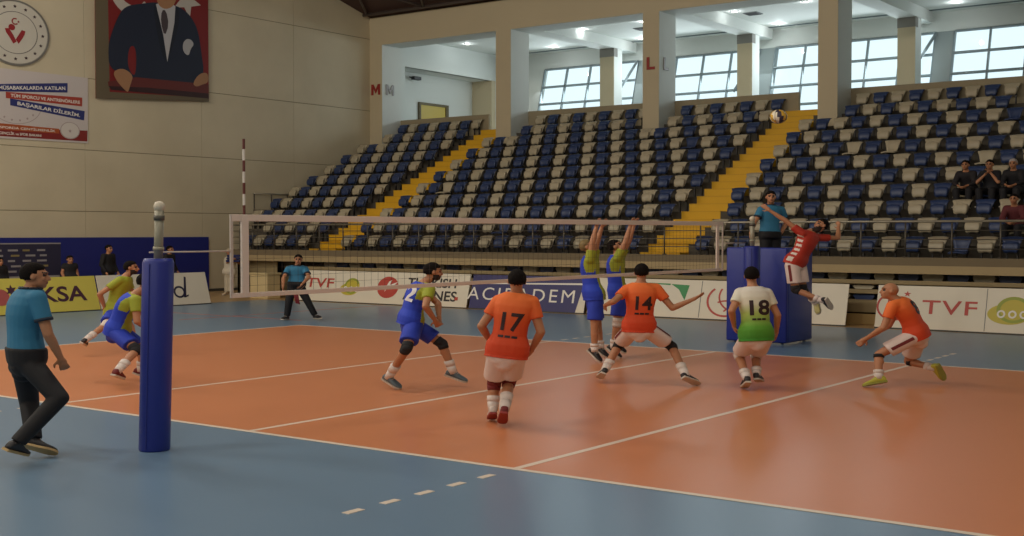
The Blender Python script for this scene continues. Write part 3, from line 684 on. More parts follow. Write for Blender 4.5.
mb = MB().use(mat('pic_desk', (100, 36, 30), 0.6)); F.poly(mb, [(-2.03, -1.85), (-1.2, -1.66), (-.88, -1.58), (2.39, -1.52), (2.39, -1.86), (-.4, -1.9), (-2.0, -2.0)], .016); mb.use(mat('pic_desk_dark', (52, 18, 18), .6)); F.poly(mb, [(-2.0, -2.0), (-.4, -1.9), (2.39, -1.86), (2.39, -2.05), (.2, -2.08), (-1.9, -2.12)], .017); mb.obj('desk', None, o)
MB().tube([F.p(y0 - .08, T0, 0), F.p(y1 + .08, T0, 0)], 0.04).obj('hanging_rod', M_rail_d, o, True)

# ================================================================ NET, POSTS, ANTENNA, BALL, REFEREE STAND
M_tape = mat('net_tape', (222, 208, 196), 0.6); M_cord = mat('net_cord', (58, 50, 46), 0.8); M_rope = mat('rope_white', (198, 186, 176), 0.6)
NY0, NY1, NT, NB = -0.19, 11.72, 2.435, 1.54
o = empty('volleyball_net', (0, WC/2, 0)); tag(o, 'long white taped volleyball net stretched across the court', 'net')
yc = WC/2
MB().bevbox((-0.012, NY0 - yc, NT - 0.075), (0.012, NY1 - yc, NT), 0.004).obj('top_tape', M_tape, o)
MB().bevbox((-0.012, NY0 - yc, NB - 0.03), (0.012, NY1 - yc, NB + 0.022), 0.004).obj('bottom_tape', M_tape, o)
net = MB(); t = 0.0013
y = NY0
while y < NY1: net.box((-t, y - yc - t, NB), (t, y - yc + t, NT - 0.05)); y += 0.125
z = NB + 0.1
while z < NT - 0.08: net.box((-t, NY0 - yc, z - t), (t, NY1 - yc, z + t)); z += 0.1
net.obj('netting', M_cord, o)
for yy in (0.0, WC): MB().bevbox((-0.016, yy - 0.05 - yc, NB - 0.03), (0.016, yy + 0.05 - yc, NT), 0.005).obj('side_band', M_tape, o)
for yy in (NY0, NY1): MB().bevbox((-0.01, yy - 0.02 - yc, NB - 0.03), (0.01, yy + 0.02 - yc, NT), 0.004).obj('end_band', M_rope, o)
PY0, PY1 = -1.33, 12.75
MB().tube([(0, PY0 - yc + 0.05, 2.03), (0, NY0 - yc, 2.03)], 0.010, 6).obj('tension_rope', M_rope, o, True)
MB().tube([(0, NY1 - yc, 2.03), (0, PY1 - yc - 0.05, 2.03)], 0.010, 6).obj('tension_rope', M_rope, o, True)
o = empty('net_antenna', (-0.04, 0.03, NB)); tag(o, 'red and white striped antenna rod clipped to the near end of the net', 'antenna')
za = 0.0; k = 0
aw = MB(); ar = MB()
while za < 1.74: (aw if k % 2 == 0 else ar).cone((0, 0, za), (0, 0, min(za + 0.125, 1.74)), 0.016, 0.016, 10); za += 0.125; k += 1
aw.obj('white_bands', mat('antenna_white', (214, 206, 196), 0.5), o); ar.obj('red_bands', mat('antenna_red', (96, 40, 34), 0.5), o)

M_pad = mat('pad_vinyl', (32, 46, 136), 0.42, noise=0.05, scale=2); M_pole = mat('pole_grey', (150, 146, 128), 0.45, 0.2)
def post(y_, lb, lean):
    o = empty('net_post', (0.12, y_, 0)); tag(o, lb, 'net post', 'net posts with blue pads')
    tilt = lambda z_: lean*z_
    rings = []
    for z_, r_ in ((0.0, .150), (0.02, .158), (1.93, .158), (1.97, .14)):
        rings.append([Vector((tilt(z_) + math.cos(a)*r_*(1 if abs(math.cos(2*a)) > .3 else 1.03), math.sin(a)*r_, z_)) for a in [2*math.pi*i/20 for i in range(20)]])
    pd = MB().loft(rings).obj('pad', M_pad, o, True)
    sm = MB()
    for a in (R(200), R(290)): sm.cone((math.cos(a)*.158 + tilt(.03), math.sin(a)*.158, .03), (math.cos(a)*.158 + tilt(1.92), math.sin(a)*.158, 1.92), .008, .008, 6)
    sm.obj('seam', mat('pad_seam', (29, 42, 126), 0.5), pd)
    MB().cone((tilt(1.9), 0, 1.9), (tilt(2.46), 0, 2.46), .046, .046, 16).cone((tilt(2.05), 0, 2.05), (tilt(2.09), 0, 2.09), .056, .056, 16).obj('pole', M_pole, o, True)
    MB().cone((tilt(2.36), 0, 2.36), (tilt(2.41), 0, 2.41), .056, .056, 14).obj('clamp', mat('clamp_dark', (90, 86, 78), .5, .4), o, True)
    MB().ball((tilt(2.5), 0, 2.50), (.058, .058, .055)).obj('cap', mat('cap_white', (206, 196, 176), 0.5), o, True)
post(PY0, 'near net post wrapped in a tall dark blue pad, at the left', 0.045)
post(PY1, 'far net post in blue padding, in front of the referee stand', 0.0)

# ball
o = empty('volleyball', (1.1, 11.75, 4.35)); tag(o, 'yellow, white and dark volleyball in the air above the jumping player', 'ball')
bl = MB(); 
for m_ in (mat('ball_white', (230, 222, 200), 0.5), mat('ball_yellow', (214, 170, 60), 0.5), mat('ball_dark', (60, 52, 70), 0.5)): bl.mats.append(m_)
bl.ball((0, 0, 0), (0.158, 0.158, 0.126), None, 24, 16)
for j, f_ in enumerate(bl.f):
    cxx = sum(bl.v[i][0] for i in f_)/len(f_); cyy = sum(bl.v[i][1] for i in f_)/len(f_); czz = sum(bl.v[i][2] for i in f_)/len(f_)
    bl.m[j] = (0, 1, 0, 2, 1)[int((math.atan2(cyy, cxx) + math.pi + 3.0*czz)/(2*math.pi)*10) % 5]
bl.obj('panels', None, o, True)
sm = MB()
for k in range(3):
    q = Quaternion((1, 0, 0) if k == 0 else (0, 1, 0) if k == 1 else (0.7, 0.7, 0), R(90 if k < 2 else 50))
    pts = [q @ Vector((math.cos(2*math.pi*i/28), math.sin(2*math.pi*i/28), 0)) for i in range(29)]
    sm.tube([Vector((p_.x*.158, p_.y*.158, p_.z*.126)) for p_ in pts], 0.004, 5)
sm.obj('seam', mat('ball_seam', (70, 60, 54), 0.6), o)

# referee stand
o = empty('referee_stand', (-0.15, 14.15, 0)); tag(o, 'referee stand wrapped in tall blue pads, at the far end of the net', 'referee stand')
X0, X1, Yf, Yb, PH = -0.66, 0.66, -0.65, 0.65, 1.93
def pad(a, b): return MB().bevbox(a, b, 0.035)
pad((X0, Yf, 0.03), (-0.06, Yf + 0.09, PH)).obj('front_pad', M_pad, o, True)
pad((-0.05, Yf, 0.03), (X1, Yf + 0.09, PH)).obj('front_pad', M_pad, o, True)
M_pad2 = mat('pad_vinyl_light', (50, 66, 150), 0.42, noise=0.05, scale=2)
pad((X1 - 0.09, Yf + 0.09, 0.03), (X1, Yb, PH)).obj('side_pad', M_pad2, o, True)
pad((X0, Yf + 0.09, 0.03), (X0 + 0.09, Yb, PH)).obj('side_pad', M_pad2, o, True)
MB().bevbox((X0 + 0.1, Yf + 0.1, 1.06), (X1 - 0.1, Yb, 1.13), 0.01).obj('platform', mat('platform_grey', (110, 108, 104), 0.6), o)
for sx in (X0 + 0.15, X1 - 0.15):
    for sy in (Yf + 0.15, Yb - 0.08): MB().tube([(sx, sy, 0), (sx, sy, 1.07)], 0.03).obj('leg', M_pole, o, True)
for k in range(4): MB().tube([(X0 + 0.15, Yb + 0.12 - k*0.05, 0.22 + 0.25*k), (X1 - 0.15, Yb + 0.12 - k*0.05, 0.22 + 0.25*k)], 0.02).obj('rung', M_pole, o, True)

# ================================================================ PEOPLE
SK = 1.25        # ground plan of the hall is drawn 1.25 wider than tall; the figures follow it
M_skin = mat('skin', (176, 122, 88), 0.55, noise=0.05, scale=6); M_skin2 = mat('skin_tan', (152, 104, 74), 0.55, noise=0.05, scale=6)
M_eye = mat('eye_dark', (30, 24, 22), 0.4); M_lip = mat('lip', (132, 74, 62), 0.5); M_hair = mat('hair_dark', (22, 17, 15), 0.9, spec=0.15, bump=0.6, bscale=60)
M_beard = mat('beard_dark', (42, 30, 26), 0.8)

def remesh(mb, name, vox, smooth=3, fac=0.5):
    me = mb.mesh('tmp'); ob = bpy.data.objects.new('tmp', me); COL.objects.link(ob)
    m = ob.modifiers.new('r', 'REMESH'); m.mode = 'VOXEL'; m.voxel_size = vox
    if smooth:
        s = ob.modifiers.new('s', 'SMOOTH'); s.factor = fac; s.iterations = smooth
    out = bpy.data.meshes.new_from_object(ob.evaluated_get(bpy.context.evaluated_depsgraph_get()))
    bpy.data.objects.remove(ob); bpy.data.meshes.remove(me); out.name = name; out.materials.clear(); return out

def finish(me, mats, parent, pick=None, dye=None):
    for m in mats: me.materials.append(m)
    if pick: me.polygons.foreach_set('material_index', [pick(p.center, p.normal) for p in me.polygons])
    if dye:
        at = me.attributes.new('dye', 'FLOAT', 'POINT'); at.data.foreach_set('value', [dye(v.co) for v in me.vertices])
    for v in me.vertices: v.co = Vector((v.co.x*SK, v.co.y*SK, v.co.z))
    return link(me.name, me, parent, True)
def stretch(mb): mb.v = [(x*SK, y*SK, z) for x, y, z in map(tuple, mb.v)]; return mb

TORSO = [(-.20, .15, .10), (-.12, .160, .105), (-.04, .168, .115), (.08, .168, .118), (.25, .148, .108), (.42, .146, .106), (.60, .166, .118), (.76, .178, .120), (.88, .168, .105), (.96, .115, .082), (1.03, .06, .062)]

class Body:
    def __init__(s, J, face, sc=1.0, wid=1.0):
        s.J = {k: Vector(v) for k, v in J.items()}; J = s.J; s.sc = sc; s.wid = wid
        s.U = (J['N'] - J['P']); s.L = s.U.length; s.U.normalize()
        rs = (J['SR'] - J['SL']); rh = (J['HR'] - J['HL'])
        fixr = lambda r: (r - s.U*r.dot(s.U)).normalized()
        s.rs, s.rh = fixr(rs), fixr(rh)
        if s.rs.dot(s.rh) < -.2: s.rh = -s.rh
        s.F = s.U.cross(s.rs).normalized()
        s.fv = Vector(face).normalized()
        s.hu = (s.U*0.35 + Vector((0, 0, 1))*0.65); s.hu = (s.hu - s.fv*s.hu.dot(s.fv)).normalized(); s.hr = s.fv.cross(s.hu).normalized()
    def spine(s, t): 
        bow = 0.03*math.sin(math.pi*min(1, max(0, t)))
        return s.J['P'] + s.U*s.L*t - s.F*bow
    def right(s, t):
        k = min(1, max(0, t)); r = s.rh*(1-k) + s.rs*k; return (r - s.U*r.dot(s.U)).normalized()
    def ring(s, t, hw, hd, n=20):
        c = s.spine(t); r = s.right(t); f = s.U.cross(r)
        return [c + r*math.copysign(abs(math.cos(a))**.85, math.cos(a))*hw*s.wid + f*math.copysign(abs(math.sin(a))**.85, math.sin(a))*hd*s.wid for a in [2*math.pi*i/n for i in range(n)]]
    def torso(s, mb, e=0.0, t0=-9, t1=9, flare=0.0, hip=0.0):
        rows = [(t, a, b) for t, a, b in TORSO if t0 <= t <= t1]
        def at(t):
            for (ta, wa, da), (tb, wb, db) in zip(TORSO, TORSO[1:]):
                if ta <= t <= tb: k = (t-ta)/(tb-ta); return (t, wa+(wb-wa)*k, da+(db-da)*k)
            return None
        if t0 > TORSO[0][0]: rows.insert(0, at(t0))
        if t1 < TORSO[-1][0]: rows.append(at(t1))
        x_ = lambda i, t: e + (flare if i == 0 else 0) + hip*max(0, min(1, (.22 - t)/.16))
        mb.loft([s.ring(t, a + x_(i, t), b + x_(i, t)) for i, (t, a, b) in enumerate(rows)])
        return mb
    def hframe(s, r, f, u): return s.J['H'] + s.hr*r + s.fv*f + s.hu*u
    def hrot(s): return Matrix((s.hr, s.fv, s.hu)).transposed()

def hand(mb, w, d, pn, curl=0.5, side=1):
    """palm, five fingers of different lengths and a thumb leaving the side of the palm"""
    d = d.normalized(); pn = (pn - d*pn.dot(d)).normalized(); sd = d.cross(pn)*side
    rot = Matrix((sd, d, pn)).transposed()
    mb.ball(w + d*.045, (.040, .052, .018), rot, 12, 8); mb.cone(w - d*.02, w + d*.03, .027, .03, 10)
    for k, (off, ln) in enumerate(((-.030, .075), (-.010, .085), (.011, .080), (.030, .062))):
        b0 = w + d*.08 + sd*off; d1 = (d + sd*off*3.2 + pn*curl*.35).normalized(); d2 = (d*(1 - curl*.6) + pn*curl + sd*off*2).normalized()
        m = b0 + d1*ln*.5; e = m + d2*ln*.55; mb.caps(b0, m, .0105, .0098, 8).caps(m, e, .0098, .0082, 8)
    b0 = w + d*.03 - sd*.032; m = b0 + (d*.6 - sd*.75 + pn*.25).normalized()*.042; e = m + (d*.9 - sd*.2 + pn*.3).normalized()*.036
    mb.caps(b0, m, .013, .0115, 8).caps(m, e, .0115, .0095, 8)

def make_person(name, spec, J, base, face, label, lift=True, vox=0.010):
    """one standing, running or sitting figure; spec tells the clothes"""
    g = spec.get
    b = Body(J, face, wid=g('wid', 1.0)); J = b.J
    root = empty('person', base); tag(root, label, 'person', g('group'))
    skin = g('skin', M_skin)
    # ---- the body: one continuous surface
    mb = MB(); b.torso(mb, -0.016, -.06)
    for q in 'LR':
        sg = -1 if q == 'L' else 1
        S_, E_, W_ = J['S'+q], J['E'+q], J['W'+q]
        S_ = S_ + (b.spine(.9) - S_)*.10
        mb.caps(b.spine(.86) + b.rs*sg*.08, S_, .068, .060).caps(S_, E_, .054, .042).caps(E_, E_.lerp(W_, .3), .043, .042).caps(E_.lerp(W_, .3), W_, .042, .028)
        fd = (W_ - E_); pn = g('palm'+q)
        hd = (fd.normalized() + Vector(g('hand'+q, (0, 0, -.15)))).normalized()
        hand(mb, W_ + fd.normalized()*.01, hd, Vector(pn) if pn else (b.F*.3 - b.rs*sg), g('curl'+q, 0.55), sg)
        H_, K_, A_, T_ = J['H'+q], J['K'+q], J['A'+q], J['T'+q]
        mb.caps(H_, H_.lerp(K_, .35), .088, .082).caps(H_.lerp(K_, .35), K_, .082, .055).caps(K_, K_.lerp(A_, .3), .052, .055).caps(K_.lerp(A_, .3), A_, .054, .036)
        bk = ((H_ - K_).normalized() + (A_ - K_).normalized()); 
        if bk.length > .05: mb.ball(K_.lerp(A_, .30) + bk.normalized()*.014, .050)
        mb.ball(H_.lerp((J['HL'] + J['HR'])/2, .45) - b.F*.018 - b.U*.03, .088)
        s_ = (K_ - A_).normalized(); f_ = (T_ - (A_ - s_*.075)).normalized(); u_ = (s_ - f_*s_.dot(f_)).normalized()
        mb.caps(A_, A_ - u_*.045 + f_*.03, .034, .028).caps(A_ - u_*.045 + f_*.03, A_ - u_*.058 + f_*.10, .026, .020)
    # neck and head
    top = b.hframe(0, -.015, -.07)
    mb.caps(b.spine(.98), top, .060, .054)
    R3 = b.hrot()
    mb.ball(b.hframe(0, -.012, .025), (.075, .095, .098), R3).ball(b.hframe(0, .028, -.045), (.060, .066, .068), R3).ball(b.hframe(0, .055, -.088), (.032, .034, .026), R3)
    mb.caps(b.hframe(0, .088, .018), b.hframe(0, .106, -.022), .009, .015, 10).ball(b.hframe(0, .078, .042), (.055, .016, .012), R3)
    for sg in (-1, 1):
        mb.ball(b.hframe(sg*.079, -.012, -.002), (.010, .021, .033), R3); mb.ball(b.hframe(sg*.036, .062, -.02), (.024, .022, .02), R3)
    mb.ball(b.hframe(0, .088, -.058), (.024, .010, .012), R3)
    me = remesh(mb, 'body', vox, 3)
    def pick(c, n):
        d = c - J['H']; r, f, u = abs(d.dot(b.hr)), d.dot(b.fv), d.dot(b.hu)
        if f > .05 and -.14 < u < .12 and r < .1:
            if .016 < r < .047 and .004 < u < .026: return 1
            if .014 < r < .052 and .036 < u < .050: return 3
            if r < .026 and -.066 < u < -.050: return 2
        if g('beard') and -.01 < f < .13 and -.16 < u < -.030 and r < .1 and not (r < .026 and -.066 < u < -.050) and (u < -.045 or r > .05): return 3
        return 0
    body = finish(me, [skin, M_eye, M_lip, M_beard if g('hair', True) else mat('brow', (110, 76, 56), .7)], root, pick)
    # ---- hair
    if g('hair', True):
        hb = MB().ball((0, 0, 0), (1, 1, 1), None, 28, 18); out = []
        for v in hb.v:
            x, y, z = v
            ln = g('hairlen', 0.0)
            if y > 0.30: k = 1.0 if z > 0.52 - 0.1*abs(x) else 0.82
            elif y > -0.15: k = 1.0 if z > 0.05 else 0.84
            else: k = 1.0 if z > -0.60 - ln else 0.84
            k *= 1 + 0.018*math.sin(17*x + 5*z)*math.sin(13*y)
            out.append(b.hframe(x*.088*k, y*.108*k - .018, z*.114*k + .030))
        hb.v = out; stretch(hb).obj('hair', g('haircol', M_hair), root, True)
    # ---- top
    c = spec['top']; mb = MB(); e = .016
    b.torso(mb, e, -.15 if not g('tucked') else .02, .985, g('flare', .012), .026 if not g('tucked') else 0)
    sl = g('sleeve', .55)
    for q in 'LR':
        sg = -1 if q == 'L' else 1
        S_, E_, W_ = J['S'+q], J['E'+q], J['W'+q]; S_ = S_ + (b.spine(.9) - S_)*.10
        mb.ball(S_, .076).cone(b.spine(.86) + b.rs*sg*.08, S_, .086, .076, 14)
        if sl <= 1: mb.cone(S_, S_.lerp(E_, sl), .075, .068, 14)
        else: mb.cone(S_, E_, .075, .062, 14).ball(E_, .062).cone(E_, E_.lerp(W_, .96), .060, .042, 14)
    me = remesh(mb, g('topname', 'jersey'), vox*1.1, 3)
    rs, F = b.rs, b.F
    def tpick(cn, n):
        t = (cn - J['P']).dot(b.U)/b.L; r = (cn - b.spine(t)); x = r.dot(b.right(t)); f = r.dot(b.U.cross(b.right(t)))
        if c == 'bluelime':
            if abs(x) > .165*b.wid and t > .55 or t > .98: return 1
            return 1 if f > .075 else 0
        if c == 'limefront': return 0 if (f < -.02 and abs(x) < .10) else 1
        if c == 'sidestripe': return 1 if (abs(x) > .135 and t < .75 and abs(f) < .05 and int(t*14) % 2 == 0) else 0
        return 0
    tm = {'bluelime': [M_jb, M_jl], 'limefront': [M_jb, M_jl], 'sidestripe': [M_jr, M_jw]}.get(c if isinstance(c, str) else '', [c])
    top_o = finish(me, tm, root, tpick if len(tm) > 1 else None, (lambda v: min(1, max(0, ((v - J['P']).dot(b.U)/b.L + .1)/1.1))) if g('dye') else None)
    if g('collar'):
        pts = b.ring(1.0, .078, .074, 16); k = MB().tube(pts + [pts[0]], .016, 6); stretch(k).obj('collar', g('collar'), top_o, True)
        for q in 'LR':
            S_, E_ = J['S'+q], J['E'+q]; S_ = S_ + (b.spine(.9) - S_)*.10; u = (E_ - S_).normalized(); p_ = S_.lerp(E_, sl)
            stretch(MB().cone(p_ - u*.02, p_ + u*.008, .0735, .0725, 16)).obj('cuff', g('collar'), top_o, True)
    # number and name on the back
    if g('number'):
        bvh = BVHTree.FromPolygons([v.co.copy() for v in top_o.data.vertices], [tuple(p.vertices) for p in top_o.data.polygons])
        for body_t, tt, hgt, wd, bold, nm, side in g('number'):
            vs, fs, w_ = text_verts(body_t, hgt/.7, bold*hgt)
            bm = bmesh.new(); bv = [bm.verts.new(v) for v in vs]
            for f_ in fs:
                try: bm.faces.new([bv[i] for i in f_])
                except ValueError: pass
            bmesh.ops.triangulate(bm, faces=bm.faces[:]); bmesh.ops.subdivide_edges(bm, edges=[e_ for e_ in bm.edges if e_.calc_length() > .03], cuts=2)
            bmesh.ops.triangulate(bm, faces=bm.faces[:]); bm.verts.index_update()
            r = b.right(tt); f = b.U.cross(r); off = g('numoff', 0.0); out = []
            k = wd/w_
            for v in bm.verts:
                p_ = b.spine(tt) + (r*(v.co.x*k + off) if side > 0 else -r*(v.co.x*k + off)) + b.U*(v.co.y - hgt/2) - f*side*.5
                P_ = Vector((p_.x*SK, p_.y*SK, p_.z)); D_ = Vector((f.x*SK, f.y*SK, f.z)).normalized()*side
                hit = bvh.ray_cast(P_, D_)
                out.append((hit[0] - D_*.006) if hit[0] else P_ + D_*.5)
            n_ = MB(); n_.add(out, [[v.index for v in f_.verts] for f_ in bm.faces]); bm.free(); n_.obj(nm, g('numcol', M_num), top_o)
    # ---- shorts or trousers
    bt = g('bottom'); mb = MB(); b.torso(mb, .010 if not g('tucked') else .030, -.12, .08 if not g('tucked') else .12)
    ln = g('legs', 'shorts')
    for q in 'LR':
        H_, K_, A_ = J['H'+q], J['K'+q], J['A'+q]
        mb.ball(H_, .110); hm = (J['HL'] + J['HR'])/2
        mb.ball(H_.lerp(hm, .45) - b.F*.022 - b.U*.03, .108).caps(hm - b.F*.03 - b.U*.02, hm - b.F*.02 - b.U*.10, .10, .09)
        if ln == 'shorts': mb.cone(H_, H_.lerp(K_, g('inseam', .74)), .112, .112, 18)
        else:
            mb.cone(H_, K_, .104, .080, 16).ball(K_, .080).cone(K_, A_.lerp(K_, .02), .079, .066, 16)
    me = remesh(mb, 'shorts' if ln == 'shorts' else 'trousers', vox*1.2, 9)
    bot = finish(me, [bt], root)
    if g('stripe'):
        bvh = BVHTree.FromPolygons([v.co.copy() for v in bot.data.vertices], [tuple(p.vertices) for p in bot.data.polygons])
        for q in 'LR':
            sg = -1 if q == 'L' else 1; H_, K_ = J['H'+q], J['K'+q]; o1 = b.rh*sg; ax = (K_ - H_).normalized(); o1 = (o1 - ax*o1.dot(ax)).normalized(); sd = ax.cross(o1)
            vs = []; fs = []; n_ = 9
            for i in range(n_):
                for s_ in (-1, 1):
                    p_ = H_.lerp(K_, .0 + .74*i/(n_-1)) + sd*s_*.022 + o1*.35; P_ = Vector((p_.x*SK, p_.y*SK, p_.z)); D_ = Vector((-o1.x*SK, -o1.y*SK, -o1.z)).normalized()
                    hit = bvh.ray_cast(P_, D_); vs.append((hit[0] - D_*.006) if hit[0] else None)
            for i in range(n_-1):
                if all(vs[z_] is not None for z_ in (2*i, 2*i+1, 2*i+2, 2*i+3)): fs.append((2*i, 2*i+1, 2*i+3, 2*i+2))
            vs = [v if v is not None else H_*1 for v in vs]
            MB().add(vs, fs).obj('side_stripe', g('stripe'), bot)
    if g('belt'):
        pts = b.ring(.13, .176, .128, 20); stretch(MB().tube(pts + [pts[0]], .016, 6)).obj('belt', g('belt'), bot, True)
    # ---- socks, knee pads, shoes
    zmin = 9
    for q in 'LR':
        K_, A_, T_ = J['K'+q], J['A'+q], J['T'+q]; s = (K_ - A_).normalized(); H_ = J['H'+q]
        if ln == 'shorts':
            hsock = g('sockh', .40)
            stretch(MB().cone(A_ - s*.03, A_.lerp(K_, hsock*.5), .046, .057, 16).cone(A_.lerp(K_, hsock*.5), A_.lerp(K_, hsock), .057, .0635, 16)).obj('sock', g('sock', M_sockw), root, True)
        kp = g('pad'+q, g('pad'))
        if kp:
            th = (H_ - K_).normalized()
            stretch(MB().cone(K_ - s*.075, K_ - s*.01, .060, .068, 16).ball(K_, .069).cone(K_ + th*.0, K_ + th*.085, .068, .070, 16)).obj('knee_pad', kp, root, True)
        if g('band'+q):
            th = (H_ - K_).normalized(); stretch(MB().cone(K_ - s*.05, K_ - s*.005, .062, .064, 16)).obj('knee_band', g('band'+q), root, True)
        f = (T_ - (A_ - s*.075)).normalized(); u = (s - f*s.dot(f)).normalized(); r = f.cross(u)
        B0 = A_ - u*.085 - f*.075
        rings = []
        for l, hw, hh in ((0, .024, .07), (.012, .033, .092), (.05, .038, .112), (.09, .039, .115), (.13, .041, .09), (.18, .046, .066), (.23, .046, .052), (.265, .036, .04), (.283, .018, .026)):
            c0 = B0 + f*l; ring = []
            for a in range(12):
                t_ = 2*math.pi*a/12; y_ = math.sin(t_); ring.append(c0 + r*math.copysign(abs(math.cos(t_))**.7, math.cos(t_))*hw + u*(.012 + (hh - .012)*(.5 + .5*math.copysign(abs(y_)**.7, y_))))
            rings.append(ring)
        so = stretch(MB().loft(rings)).obj('shoe', g('shoe'+q, g('shoe', M_shoe)), root, True)
        ol = [(-.004, -.024), (.0, -.034), (.06, -.040), (.12, -.041), (.19, -.05), (.24, -.046), (.28, -.03), (.292, 0), (.28, .03), (.24, .046), (.19, .05), (.12, .041), (.06, .040), (.0, .034), (-.004, .024)]
        sl_ = MB().prism(ol, lambda l, w_, h_: B0 + f*l + r*w_ + u*h_, -.006, .018); stretch(sl_).obj('sole', g('sole', M_sole), so)
        lace = MB()
        for k in range(3): lace.cone(B0 + f*(.115 + .025*k) - r*.024 + u*(.100 - .018*k), B0 + f*(.115 + .025*k) + r*.024 + u*(.100 - .018*k), .006, .006, 6)
        stretch(lace).obj('laces', g('lace', M_sole), so)
        zmin = min(zmin, min(v[2] for v in sl_.v))
    if lift: root.location.z = base[2] - zmin + 0.004 if base[2] > .5 or lift == 'ground' else 0.008 - zmin
    return root, b

M_jb = mat('jersey_blue', (30, 62, 190), 0.7, noise=.05, scale=8); M_jl = mat('jersey_lime', (150, 158, 40), 0.7, noise=.05, scale=8)
M_jr = mat('jersey_red', (176, 48, 30), 0.7, noise=.05, scale=8); M_jw = mat('jersey_white', (216, 206, 196), .7)
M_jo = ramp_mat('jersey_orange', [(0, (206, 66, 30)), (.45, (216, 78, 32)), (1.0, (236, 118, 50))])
M_jg = ramp_mat('jersey_green_fade', [(0, (60, 140, 40)), (.22, (92, 160, 46)), (.48, (172, 196, 100)), (.66, (216, 214, 190)), (1.0, (220, 212, 202))])
M_num = mat('number_dark', (44, 22, 26), .6); M_numw = mat('number_white', (220, 220, 226), .6)
M_sw2 = mat('shorts_white', (222, 204, 196), .75, noise=.03, scale=10); M_sbl = mat('shorts_blue', (28, 56, 176), .7, noise=.05, scale=8)
M_sockw = mat('sock_white', (218, 206, 198), .8); M_shoe = mat('shoe_dark', (36, 32, 36), .5); M_sole = mat('sole_pale', (196, 186, 172), .6)
M_padk = mat('pad_black', (28, 26, 30), .8); M_padw = mat('pad_white', (214, 200, 190), .8); M_maroon = mat('maroon', (112, 34, 36), .7)
M_polo = mat('polo_teal', (46, 116, 152), .75, noise=.06, scale=8); M_trs = mat('trousers_black', (19, 18, 23), .75, noise=.1, scale=8)
M_collar = mat('collar_dark', (22, 38, 56), .7); M_grey_shoe = mat('shoe_grey', (84, 100, 110), .5); M_yel_shoe = mat('shoe_yellow', (190, 186, 70), .5)
M_black = mat('cloth_black', (26, 25, 30), .8, noise=.1, scale=8); M_navyt = mat('cloth_navy', (36, 42, 92), .8)

